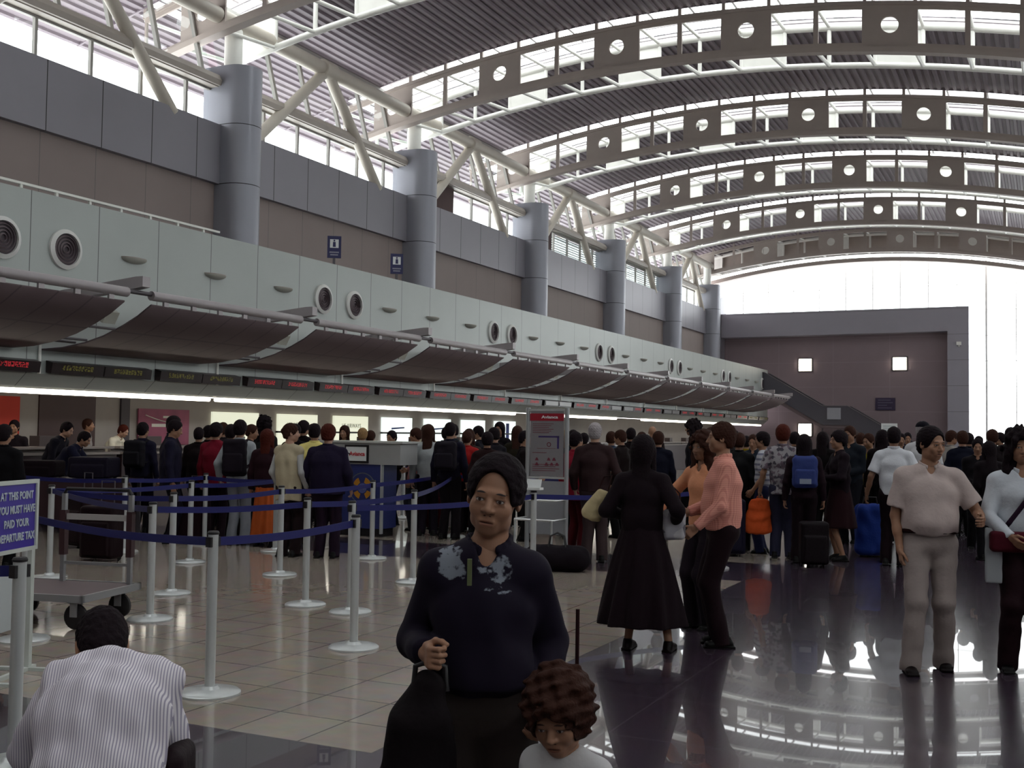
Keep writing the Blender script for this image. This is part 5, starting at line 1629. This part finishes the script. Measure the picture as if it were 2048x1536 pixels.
wom = build_person('person', 'person with long curly dark hair in a white blouse at the right edge', -.17, 8.54, 190, H=1.63, girth=1.04, wide=.98, skin='tan', hair=('curly', 'black'),
    top=('blouse', (.52, .55, .60)), bottom=('trousers', (.022, .006, .010)), la=(-.1, .1, -.5), ra=(-.06, .24, -.40), rpole=(1, -.5, -.6), seed=25, res=.010, hres=.0042, fres=.0036, wr=.005)
t = wom['root']
def strap(f):
    pts = [V3(-.16, .02, 1.36), V3(-.10, .115, 1.30), V3(0, .165, 1.17), V3(.10, .165, 1.03), V3(.16, .10, .93)]
    for a, b in zip(pts, pts[1:]): f.ecap(a, b, (.018, .010), (.018, .010), (1, .3, 1), k=.004)
b = thing('purse', 'dark red purse on a strap of the curly-haired person at the right edge', 'purse', (t.location.x, t.location.y, 0), rotz=math.radians(190))
bagmesh('strap', strap, cloth((.03, .01, .03)), b)
bagmesh('body', lambda f: f.box((.10, .19, .90), V3(.13, .05, .07), None, rd=.03, k=0), cloth((.10, .008, .02)), b)
b = tag(bagmesh('paper_sheet', lambda f: (f.box((0, 0, .70), V3(.055, .012, .19), None, rd=.012, k=0), f.noise(.0015, .1, 2)), mat('white_cloth_sheet', (.33, .35, .37), .8), None), 'long pale cloth hanging in front of the curly-haired person', 'cloth')
b.location = (-.34, 8.36, .10)

whiteb = build_person('person', 'person in a white short-sleeved shirt seen from behind, left of the cream-shirted man', -1.74, 14.71, 8, H=1.70, girth=1.05, skin='brown', hair=('short', 'black'),
    top=('shortshirt', (.55, .56, .60)), bottom=('trousers', (.016, .006, .010)), la=(-.16, .06, -.50), ra=(.12, .14, -.42), hem=-.04, lf=(-.10, .05), rf=(.10, -.05), seed=26, **mid)
capp = build_person('person', 'tall person in a dark cap and white shirt behind the crowd on the right', -1.57, 16.45, -20, H=1.80, girth=1.02, skin='tan', hair=('cap', 'grey'), extra='cap', top2='#0e0a18',
    top=('shortshirt', (.50, .50, .52)), bottom=('trousers', (.03, .02, .03)), seed=27, **mid2)
bp1 = build_person('person', 'long-haired person wearing a blue backpack, seen from behind', -2.79, 14.42, 14, H=1.58, girth=.98, skin='tan', hair=('long', 'black'),
    top=('jacket', (.020, .008, .014)), bottom=('trousers', (.014, .006, .010)), seed=28, **mid)
def backpack(info, label, col, w=.17, h=.22, pocket=None, off=.0):
    t0 = info['root']; s = info['s']; b = thing('backpack', label, 'backpack', tuple(t0.location), rotz=t0.rotation_euler[2])
    c = info['chest'] + V3(0, -.215, -.02 + off) * s
    bagmesh('body', lambda f: (f.box(tuple(c), V3(w, .085, h) * s, None, rd=.06 * s, k=0), f.noise(.003, .1, 2)), cloth(col), b, res=.009)
    bagmesh('front_pocket', lambda f: f.box(tuple(c + V3(0, -.09, -.07) * s), V3(w * .8, .04, h * .5) * s, None, rd=.03 * s, k=0), cloth(col), b, res=.009)
    if pocket: MB().box(c[0] - .07, c[0] + .07, c[1] - .135 * s, c[1] - .125 * s, c[2] - .16 * s, c[2] - .09 * s).build('label_patch', cloth(pocket), b)
    for sd in (-1, 1):
        def st(f):
            pts = [c + V3(sd * .10, .08, .16) * s, info['sh'] + V3(sd * .115, -.02, .065) * s, info['sh'] + V3(sd * .12, .10, .0) * s, info['chest'] + V3(sd * .15, .12, -.02) * s, c + V3(sd * .15, .09, -.15) * s]
            for a, q in zip(pts, pts[1:]): f.ecap(a, q, (.026 * s, .009 * s), (.026 * s, .009 * s), (1, 0, 0), k=.006)
        bagmesh('shoulder_strap', st, cloth(col), b, res=.009)
    return b
backpack(bp1, 'blue backpack with a pale patch on the long-haired person', (.03, .045, .16), pocket=(.25, .28, .36))
plaid = build_person('person', 'person in a checked grey shirt with shaggy brown hair holding an orange bag', -3.14, 14.80, 10, H=1.71, girth=.98, skin='tan', hair=('thick', 'red'),
    top=('shortshirt', 'plaid_shirt'), bottom=('jeans', (.04, .04, .08)), la=(-.13, .05, -.52), hem=-.10, seed=29, curl=.9, **mid)
lx, ly, lz = to_world(plaid, plaid['wri'][-1])
b = thing('shopping_bag', 'bright orange bag held low beside the checked shirt', 'bag', (lx, ly, 0), rotz=math.radians(20))
bagmesh('body', lambda f: (f.ecap((0, 0, lz - .14), (-.03, 0, lz - .50), (.13, .05), (.19, .075), (1, 0, 0), k=0), f.noise(.007, .12, 4)), cloth((.58, .085, .02)), b, res=.008)
MB().tube([(-.07, 0, lz - .16), (-.03, 0, lz - .07), (.03, 0, lz - .07), (.07, 0, lz - .16)], .007, 6).build('handle', cloth((.58, .085, .02)), b, smooth=50)
strp = build_person('person', 'person in a striped top and dark vest with blue jeans, facing left', -3.50, 15.25, 95, H=1.62, girth=.96, skin='tan', hair=('short', 'black'),
    top=('tshirt', 'pale_stripe_shirt'), bottom=('jeans', (.018, .022, .075)), la=(-.06, .12, -.48), seed=30, **mid)
skrt = build_person('person', 'person in a dark skirt with crossed arms and bare legs, facing left', -2.43, 14.91, 120, H=1.64, girth=.98, skin='tan', hair=('thick', 'black'),
    top=('jacket', (.014, .006, .012)), bottom=('skirt', (.030, .008, .012)), la=(.12, .22, -.27), ra=(-.12, .24, -.24), lpole=(-1, -.2, -.8), rpole=(1, -.2, -.8), skz=.42, skr=(.235, .215), seed=31, **mid)
wh = build_person('person', 'white-haired person in a dark brown jacket seen from behind, by the black duffel', -5.11, 13.08, 15, H=1.70, girth=1.18, wide=1.08, skin='light', hair=('short', 'grey'),
    top=('jacket', (.045, .022, .024)), bottom=('trousers', (.075, .048, .050)), seed=32, la=(-.08, .1, -.48), ra=(.08, .14, -.42), **mid)
redp = build_person('person', 'person in a red jacket mostly hidden behind the white-haired person', -5.65, 13.75, -20, H=1.58, girth=1.1, skin='tan', hair=('short', 'black'), top=('coat', (.22, .008, .022)), bottom=('trousers', (.10, .006, .012)), seed=33, **mid2)
greyw = build_person('person', 'long-haired person in a grey jacket facing the camera, behind the black dress', -3.98, 14.4, 195, H=1.66, girth=1.0, skin='light', hair=('long', 'brown'), top=('jacket', (.085, .070, .080)), bottom=('trousers', (.03, .03, .06)),
    la=(-.02, .26, -.30), ra=(.02, .26, -.30), seed=34, **mid2)
vest = build_person('person', 'person in a beige padded vest turned to the right in the queue', -8.62, 11.52, 0, H=1.64, girth=1.08, skin='light', hair=('bun', 'brown'), top=('vest', (.42, .36, .25)), top2=(.40, .40, .40), bottom=('trousers', (.018, .008, .010)),
    hem=-.20, head=(-48, 2, 0), la=(-.05, .08, -.5), ra=(.05, .1, -.48), seed=35, wr=.006, **mid)
big = build_person('person', 'large person in a dark navy coat seen from behind, left of the airline desk', -8.12, 11.64, 18, H=1.63, girth=1.42, wide=1.18, skin='light', hair=('thick', 'red'), top=('coat', (.016, .010, .035)), bottom=('trousers', (.020, .008, .022)),
    hem=-.10, la=(-.12, .10, -.48), ra=(.10, .08, -.48), seed=36, **mid)
yel = build_person('person', 'person in a yellow shirt between the beige vest and the navy coat', -9.30, 13.0, 30, H=1.65, girth=1.15, wide=1.05, skin='tan', hair=('short', 'black'), top=('longshirt', (.68, .58, .20)), bottom=('trousers', (.02, .01, .015)), seed=37, **mid2)
wj = build_person('person', 'person in a pale grey jacket with one hand on the hip, behind the airline desk', -8.58, 14.95, 20, H=1.66, girth=1.02, skin='light', hair=('long', 'brown'), top=('jacket', (.36, .38, .39)), bottom=('trousers', (.016, .010, .02)),
    ra=(.06, -.02, -.38), rpole=(1, -.35, 0), seed=38, **mid2)
bk2 = build_person('person', 'person with a black backpack right of the pale grey jacket', -8.50, 14.45 + .9, 12, H=1.70, girth=1.04, skin='tan', hair=('short', 'black'), top=('jacket', (.012, .010, .028)), bottom=('trousers', (.012, .008, .012)), seed=39, **mid2)
bk2['root'].location = (-8.02, 14.62, 0)
backpack(bk2, 'black backpack on the person right of the pale grey jacket', (.018, .014, .022))
rj = build_person('person', 'person in a red and black jacket with a pale collar, left of the boy', -8.25, 15.6, 8, H=1.58, girth=1.08, skin='tan', hair=('bun', 'brown'), top=('jacket', (.30, .012, .012)), bottom=('trousers', (.014, .008, .012)), seed=40, **mid2)
hood = build_person('person', 'person in a grey hood and pale jeans wearing a dark backpack', -10.21, 12.50, 22, H=1.68, girth=1.02, skin='tan', hair=('thick', 'black'), top=('jacket', (.33, .35, .37)), bottom=('jeans', (.22, .23, .26)), la=(-.14, .08, -.46), seed=41, **mid)
backpack(hood, 'dark backpack on the person in the grey hood', (.018, .012, .020), h=.27, off=-.03)
osk = build_person('person', 'person with long auburn hair and an orange skirt left of the beige vest', -9.62, 12.35, 15, H=1.55, girth=1.02, skin='tan', hair=('verylong', 'red'), top=('jacket', (.030, .008, .014)), bottom=('longskirt', (.42, .085, .02)), skr=(.19, .16), seed=42, **mid)
r435 = build_person('person', 'person in a dark red jacket left of the grey hood', -10.85, 12.75, 10, H=1.64, girth=1.1, skin='tan', hair=('thick', 'black'), top=('coat', (.16, .006, .018)), bottom=('trousers', (.02, .008, .014)), seed=43, **mid2)
m345 = build_person('person', 'man in a dark jacket with a white sleeve stripe, looking right', -11.38, 12.42, -40, H=1.74, girth=1.12, wide=1.05, skin='tan', hair=('short', 'black'), top=('coat', (.014, .008, .020)), bottom=('trousers', (.012, .006, .012)), head=(-20, 8, 0), seed=44, **mid2)
m378 = build_person('person', 'man in a navy jacket looking down to the right, beside the striped sleeve', -10.98, 11.98, -50, H=1.68, girth=1.08, skin='tan', hair=('short', 'black'), top=('coat', (.014, .012, .034)), bottom=('trousers', (.012, .008, .016)), head=(-5, 18, 0), seed=45, **mid2)
e0, w0, s0 = m345['elb'][1], m345['wri'][1], m345['S'][1]
bagmesh('sleeve_stripe', lambda f: (f.cap(s0 + V3(.066, .0, -.02), e0 + V3(.066, .0, 0), .012, .012, k=0), f.cap(e0 + V3(.066, .0, 0), w0 + V3(.05, .0, 0), .012, .011, k=.01)), cloth((.55, .57, .58)), m345['root'], res=.007)
m285 = build_person('person', 'person with a dark backpack right of the white-shirted agent', -12.41, 12.92, 12, H=1.64, girth=1.08, skin='tan', hair=('short', 'black'), top=('jacket', (.014, .012, .034)), bottom=('trousers', (.010, .006, .012)), seed=46, **mid2)
backpack(m285, 'dark backpack at the left end of the queue', (.016, .014, .020))
# staff by the counters
a1 = build_person('person', 'counter agent in a white shirt and dark tie leaning forward', -16.62, 16.38, -75, H=1.70, girth=1.05, skin='light', hair=('short', 'red'), top=('longshirt', (.78, .74, .62)), bottom=('trousers', (.03, .03, .05)), lean=16, stoop=20, head=(0, 25, 0), la=(-.02, .30, -.34), ra=(.02, .30, -.34), seed=47, **mid2)
bagmesh('tie', lambda f: f.ecap(tuple(a1['chest'] + V3(0, .125, .06)), tuple(a1['waist'] + V3(0, .135, .02)), (.018, .010), (.034, .010), (1, 0, 0), k=0), cloth((.02, .03, .08)), a1['root'], res=.008)
a2 = build_person('person', 'counter agent in a grey shirt behind the officer', -16.6, 15.75, -60, H=1.72, girth=1.05, skin='tan', hair=('short', 'brown'), top=('longshirt', (.30, .28, .28)), bottom=('trousers', (.03, .03, .05)), stoop=10, seed=48, **mid2)
a3 = build_person('person', 'man in a dark suit with a white collar leaning over the counter', -14.75, 13.30, -70, H=1.70, girth=1.05, skin='light', hair=('short', 'black'), top=('jacket', (.012, .010, .020)), bottom=('trousers', (.012, .008, .012)), lean=12, stoop=18, head=(0, 22, 0), seed=49, **mid2)
a4 = build_person('person', 'officer in navy with a light blue glove reaching right over the luggage table', -14.15, 12.95, -62, H=1.62, girth=1.02, skin='tan', hair=('short', 'black'), top=('shortshirt', (.014, .014, .040)), bottom=('trousers', (.012, .010, .020)), lean=22, stoop=25, head=(0, 25, 0),
    ra=(-.02, .42, -.30), la=(.0, .38, -.34), curl=.1, seed=50, res=.014, hres=.006, fres=.005)
gl_ = bagmesh('glove', lambda f: hand_field(f, a4['wri'][1], unit(a4['wri'][1] - a4['elb'][1]), V3(.3, 0, 1), 1, .12, 1.14), mat('blue_glove', (.25, .55, .75), .5), a4['root'], res=.006)
a5 = build_person('person', 'person with tied-back hair in a dark suit standing at the far left behind the counter', -16.3, 13.9, -150, H=1.66, girth=.98, skin='tan', hair=('bun', 'black'), top=('jacket', (.016, .010, .016)), bottom=('trousers', (.012, .010, .02)), seed=51, **mid2)

# luggage table and luggage
t = thing('luggage_table', 'dark inspection table below the officer', 'table', (-12.9, 12.0, 0), rotz=math.radians(25))
MB().box(-.95, .95, -.4, .4, .80, .84).build('tabletop', CTR, t)
for sx in (-.9, .9):
    for sy in (-.35, .35): MB().box(sx - .025, sx + .025, sy - .025, sy + .025, 0, .80).build('leg', DARKMET, t)
MB().box(-.95, .95, -.39, -.37, .25, .80).build('apron', CTR, t)
suitcase('black suitcase lying on the inspection table, left one', -13.3, 11.8, 25, .62, .24, .42, (.012, .005, .009), z=.82, handle=False)
suitcase('black bulging suitcase on the inspection table, right one', -12.55, 12.12, 20, .62, .30, .42, (.014, .010, .026), z=.82, handle=False)
suitcase('dark suitcase standing behind the trolley', -10.2, 10.0, 10, .46, .62, .26, (.016, .005, .008))
suitcase('dark suitcase between the table and the queue', -11.5, 10.9, -10, .46, .66, .26, (.020, .006, .010))
suitcase('dark suitcase left of the pale jeans', -10.75, 12.2, 10, .44, .60, .26, (.022, .006, .010))
for i, (x, y) in enumerate(((-9.05, 16.0), (-8.45, 16.35), (-7.95, 16.0), (-7.35, 16.6))):
    suitcase('burgundy suitcase right of the emblem desk, %s from the left' % ('first', 'second', 'third', 'fourth')[i], x, y, 10 + 5 * i, .50, .70, .30, (.085, .006, .014), group='burgundy suitcases in the queue')
suitcase('black suitcase behind the backpack girl', -2.60, 14.05, 20, .34, .52, .24, (.008, .003, .006), handle=False)
suitcase('tall navy suitcase left of the orange bag', -3.85, 14.7, 20, .46, .72, .30, (.014, .012, .035))
b = thing('travel_bag', 'large bright blue bag left of the white shirt seen from behind', 'bag', (-2.15, 15.6, 0), rotz=math.radians(20))
bagmesh('body', lambda f: (f.box((0, 0, .36), V3(.19, .14, .34), None, rd=.09, k=0), f.noise(.008, .15, 3)), cloth((.010, .028, .17)), b, res=.012)
MB().tube([(-.1, 0, .67), (-.08, 0, .79), (.08, 0, .79), (.1, 0, .67)], .01, 6).build('handle', BLACK, b, smooth=50)
b = thing('duffel_bag', 'black duffel bag with handles on the floor by the notice stand', 'bag', (-5.12, 11.95, 0), rotz=math.radians(20))
bagmesh('body', lambda f: (f.ecap((-.24, 0, .15), (.24, 0, .15), (.17, .15), (.17, .15), (0, 1, 0), k=0), f.clip((0, 0, .004), (0, 0, -1)), f.noise(.006, .12, 5)), cloth((.012, .007, .012)), b, res=.010)
for sy in (-.08, .08):
    MB().tube([(-.10, sy, .27), (-.08, sy * .6, .40), (0, sy * .4, .44), (.08, sy * .6, .40), (.10, sy, .27)], .009, 6).build('handle', BLACK, b, smooth=50)
# hand bags at the black dress
b = thing('handbag', 'cream handbag hanging left of the black dress', 'bag', (-3.10, 7.95, 0), rotz=math.radians(10))
bagmesh('body', lambda f: (f.ecap((.06, 0, 1.14), (-.03, 0, .98), (.055, .03), (.085, .045), (.9, 0, .35), k=0), f.noise(.004, .08, 4)), cloth((.46, .38, .22)), b)
MB().tube([(.02, 0, 1.16), (.07, 0, 1.27), (.13, 0, 1.28), (.10, 0, 1.16)], .007, 6).build('strap', cloth((.05, .02, .02)), b, smooth=50)
b = thing('handbag', 'grey patterned handbag hanging right of the black dress', 'bag', (-2.50, 8.02, 0), rotz=math.radians(20))
bagmesh('body', lambda f: (f.box((0, 0, .93), V3(.085, .045, .115), None, rd=.04, k=0), f.noise(.004, .08, 6)), CUSTOM['grey_patterned_bag'], b)
MB().tube([(-.05, 0, 1.03), (-.04, 0, 1.16), (0, 0, 1.20), (.04, 0, 1.16), (.05, 0, 1.03)], .007, 6).build('strap', cloth((.05, .02, .02)), b, smooth=50)

# the rest of the crowd : built once per pose, then copied with their own clothes
PROTO = {}
def proto(kind):
    kw = dict(H=1.7, skin='tan', res=.018, hres=.009, fres=.0075)
    J = ('jacket', '#101018'); B = ('trousers', '#0c0a10')
    if kind == 'dark': return build_person('person', '', 0, 0, 0, girth=1.12, hair=('short', 'black'), top=('coat', J[1]), bottom=B, seed=61, **kw)
    if kind == 'back': return build_person('person', '', 0, 0, 0, girth=1.02, hair=('thick', 'black'), top=J, bottom=B, la=(-.04, .2, -.38), seed=62, **kw)
    if kind == 'side': return build_person('person', '', 0, 0, 0, girth=1.0, hair=('short', 'black'), top=('longshirt', J[1]), bottom=B, ra=(.02, .24, -.36), head=(0, 8, 0), seed=63, **kw)
    if kind == 'front': return build_person('person', '', 0, 0, 0, girth=1.06, hair=('short', 'black'), top=J, bottom=B, la=(.10, .22, -.34), ra=(-.10, .22, -.34), head=(0, 12, 0), seed=64, **kw)
    if kind == 'woman': return build_person('person', '', 0, 0, 0, girth=.94, wide=.92, hair=('long', 'black'), top=('jacket', J[1]), bottom=B, seed=65, **kw)
    if kind == 'tall': return build_person('person', '', 0, 0, 0, girth=1.0, hair=('curly', 'black'), top=('longshirt', J[1]), bottom=B, seed=66, **kw)
CROWD = [
    (-10.52, 8.83, 1.601, 'dark', 20, '#0a070d', '#0a080c', 'black', 'person in black at the far left edge, seen from behind'),
    (-11.98, 13.68, 1.596, 'dark', 30, '#16070c', '#0a080c', 'black', 'head of a person in dark red behind the two men in dark jackets'),
    (-12.52, 14.53, 1.623, 'back', 0, '#1a0a10', '#0a080c', 'black', 'dark-haired person between the dark jackets and the red jacket'),
    (-12.11, 14.40, 1.682, 'dark', 10, '#2a2228', '#0a080c', 'brown', 'person with a brownish cap-like head above the grey hood'),
    (-11.00, 13.26, 1.640, 'back', 20, '#15101c', '#0a080c', 'black', 'dark-haired person just left of the grey-hooded backpacker'),
    (-11.39, 14.19, 1.654, 'side', -60, '#2c1418', '#0a080c', 'brown', 'person looking right, behind the grey-hooded backpacker'),
    (-11.95, 15.25, 1.788, 'tall', 10, '#2a2b2c', '#0a080c', 'black', 'tallest person of the left queue, with bushy dark hair and an orange collar'),
    (-10.93, 14.74, 1.665, 'back', 10, '#120a10', '#0a080c', 'black', 'dark head directly behind the person in the beige vest'),
    (-11.17, 15.29, 1.727, 'back', 0, '#14080e', '#0a080c', 'black', 'dark head under the second glowing wall panel'),
    (-11.54, 16.11, 1.684, 'front', 180, '#3a2a2c', '#0a080c', 'brown', 'person facing out, right of the yellow shirt'),
    (-11.62, 17.18, 1.659, 'woman', 190, '#10080c', '#0a080c', 'brown', 'long-haired person behind the airline desk, facing out'),
    (-11.05, 16.90, 1.617, 'back', 30, '#9a8a70', '#0a080c', 'blond', 'fair-haired person behind the airline desk'),
    (-11.25, 17.47, 1.574, 'back', 10, '#1a0c10', '#0a080c', 'brown', 'small dark head left of the white jacket'),
    (-10.03, 16.28, 1.589, 'front', 170, '#1a1014', '#0a080c', 'black', 'face seen between the white jacket and the black backpack'),
    (-9.15, 15.59, 1.636, 'side', 100, '#8a5a58', '#3a3a40', 'brown', 'person in a dusty pink shirt right of the black backpack'),
    (-10.28, 17.83, 1.698, 'front', 200, '#b0a890', '#0a080c', 'brown', 'smiling person behind the counter in a pale shirt'),
    (-9.70, 17.55, 1.656, 'back', 20, '#14090e', '#0a080c', 'black', 'dark-haired person right of the red jacket'),
    (-9.10, 16.73, 1.714, 'side', 80, '#2e3c44', '#1a1a22', 'black', 'person in a grey-blue shirt looking left under the fifth wall panel'),
    (-8.40, 15.95, 1.623, 'woman', 15, '#3a2a24', '#14100f', 'brown', 'brown-haired person in a tan top left of the boy'),
    (-8.98, 17.45, 1.689, 'side', 100, '#14111e', '#0a080c', 'black', 'man in a dark shirt looking left above the boy'),
    (-7.32, 14.47, 1.581, 'back', 30, '#2a1416', '#0f0a0c', 'black', 'person in a dark reddish coat directly behind the boy head'),
    (-7.67, 15.42, 1.658, 'side', 70, '#1a1620', '#0a080c', 'black', 'short-haired person in grey behind the boy head'),
    (-9.28, 18.86, 1.766, 'woman', 180, '#120a12', '#0a080c', 'black', 'taller person in black above the boy head'),
    (-8.13, 17.19, 1.686, 'woman', 20, '#2a2418', '#0a080c', 'brown', 'brown-haired person between the boy and the notice stand'),
    (-6.98, 14.97, 1.610, 'side', -60, '#150a0e', '#0a080c', 'black', 'person just left of the notice stand'),
    (-6.81, 16.16, 1.619, 'woman', 0, '#18103a', '#0c0a18', 'blond', 'fair-haired person in violet just right of the notice stand'),
    (-6.50, 15.75, 1.636, 'front', 190, '#10101e', '#0a080c', 'black', 'dark-haired person looking down, in a dark jacket with a white shirt front'),
    (-7.48, 18.61, 1.582, 'back', 10, '#8a8468', '#0a080c', 'black', 'person in a pale yellowish shirt behind the white-haired person'),
    (-6.69, 17.88, 1.614, 'back', 10, '#3a4a60', '#0a080c', 'brown', 'person in light blue right of the white-haired person'),
    (-5.91, 16.26, 1.646, 'side', 80, '#1c0e10', '#0a080c', 'brown', 'person looking left between the white hair and the black dress'),
    (-6.93, 19.55, 1.685, 'back', 10, '#180a10', '#0a080c', 'black', 'dark head just left of the black dress'),
    (-6.55, 19.06, 1.614, 'back', 10, '#1c1014', '#0a080c', 'brown', 'reddish head behind the black dress'),
    (-7.02, 21.06, 1.746, 'back', 10, '#2a1a1a', '#0a080c', 'bald', 'bald person far behind the black dress'),
    (-5.34, 16.31, 1.623, 'back', 20, '#0e0f24', '#0a080c', 'brown', 'brown-haired person in navy right of the black dress'),
    (-5.28, 18.00, 1.823, 'tall', 100, '#12101c', '#0a080c', 'black', 'tall dark-haired person looking left behind the baby group'),
    (-4.22, 16.29, 1.673, 'side', -60, '#1a1618', '#0a080c', 'black', 'person right of the pink-shirted man, partly hidden'),
    (-3.86, 15.35, 1.615, 'back', 0, '#202022', '#0a080c', 'brown', 'person in a grey jacket just behind the pink shirt'),
    (-4.87, 19.87, 1.567, 'back', 0, '#8a7410', '#0a080c', 'black', 'person in bright yellow far behind the pink-shirted man'),
    (-4.27, 17.93, 1.605, 'front', 180, '#26303e', '#0a080c', 'brown', 'person in pale blue behind the striped sleeve'),
    (-3.88, 19.23, 1.648, 'back', 0, '#150a10', '#0a080c', 'black', 'dark head behind the backpack girl, on her left'),
    (-3.27, 18.41, 1.652, 'woman', 0, '#10080c', '#0a080c', 'black', 'dark head behind the backpack girl, on her right'),
    (-2.70, 17.58, 1.754, 'front', 160, '#1c222c', '#10101a', 'brown', 'man in a slate jacket with a yellow collar, above the blue bag'),
    (-3.17, 21.79, 1.652, 'back', 0, '#201016', '#0a080c', 'brown', 'brown head right of the man in the slate jacket'),
    (-2.51, 18.22, 1.645, 'front', 150, '#77721c', '#10101a', 'brown', 'person with a bright yellow scarf'),
    (-2.27, 17.78, 1.692, 'woman', 10, '#170c10', '#0a080c', 'black', 'long dark-haired person left of the white shirt seen from behind'),
    (-2.72, 24.23, 1.668, 'front', 190, '#2a2a38', '#0a080c', 'black', 'small face below the white board on the pole'),
    (-2.83, 26.39, 1.698, 'front', 190, '#38283a', '#0a080c', 'black', 'face directly below the white board'),
    (-1.85, 21.31, 1.720, 'back', 0, '#2a1a24', '#0a080c', 'black', 'dark head right of the capped person'),
    (-2.09, 25.64, 1.703, 'side', 80, '#241820', '#0a080c', 'brown', 'person far behind the cream-shirted man'),
    (-1.50, 20.37, 1.718, 'side', -50, '#8a8480', '#0a080c', 'brown', 'person in a pale top whose shoulder shows right of the cream-shirted man'),
    (-1.24, 19.39, 1.699, 'back', 10, '#101428', '#0a080c', 'brown', 'brown-haired person in navy by the end window edge'),
    (-1.34, 22.67, 1.679, 'back', 10, '#141a30', '#0a080c', 'black', 'person in dark blue below the window bar'),
    (-1.34, 26.00, 1.629, 'back', 0, '#1c2a44', '#0a080c', 'black', 'small round head against the bright window'),
    (-0.92, 17.54, 1.590, 'front', 185, '#120c14', '#0c0a10', 'black', 'person in dark clothes with clasped hands, right of the cream shirt'),
    (-0.83, 20.14, 1.733, 'back', 10, '#160b10', '#0a080c', 'brown', 'first of the dark heads against the end window'),
    (-0.79, 22.93, 1.706, 'side', 80, '#1a0e14', '#0a080c', 'black', 'second of the dark heads against the end window'),
    (-0.57, 20.82, 1.775, 'back', 0, '#14101a', '#0a080c', 'black', 'highest dark head against the end window'),
    (-0.52, 25.28, 1.742, 'back', 0, '#160d12', '#0a080c', 'black', 'dark head at the right edge against the end window'),
    (-0.70, 16.09, 1.547, 'woman', 30, '#150a12', '#0c0810', 'black', 'person in a dark coat directly left of the curly-haired woman'),
]
def hexkey(h): return cloth(h)
for (x, y, H, kd, fc, tcol, bcol, hc, lab) in CROWD:
    first = kd not in PROTO
    if first: PROTO[kd] = proto(kd)['root']; r = PROTO[kd]; sh_ = [(r, c) for c in r.children]
    else: r = dup(PROTO[kd])
    r.location = (x, y, 0); r.rotation_euler = (0, 0, math.radians(fc)); s_ = H / 1.72; r.scale = (s_, s_, s_)
    r['label'] = lab
    for c in list(r.children):
        base = c.name.split('.')[0]
        mm = None
        if base in ('jacket', 'coat', 'shirt', 'blouse'): mm = cloth(tcol)
        elif base == 'trousers': mm = cloth(bcol)
        elif base == 'hair':
            if hc == 'bald': bpy.data.objects.remove(c, do_unlink=True); continue
            mm = mat('hair_' + hc, HAIRC[hc], .75, spec=.08, var=.35, vscale=40, bump=.5, bscale=90)
        if mm is not None:
            c.material_slots[0].link = 'OBJECT'; c.material_slots[0].material = mm
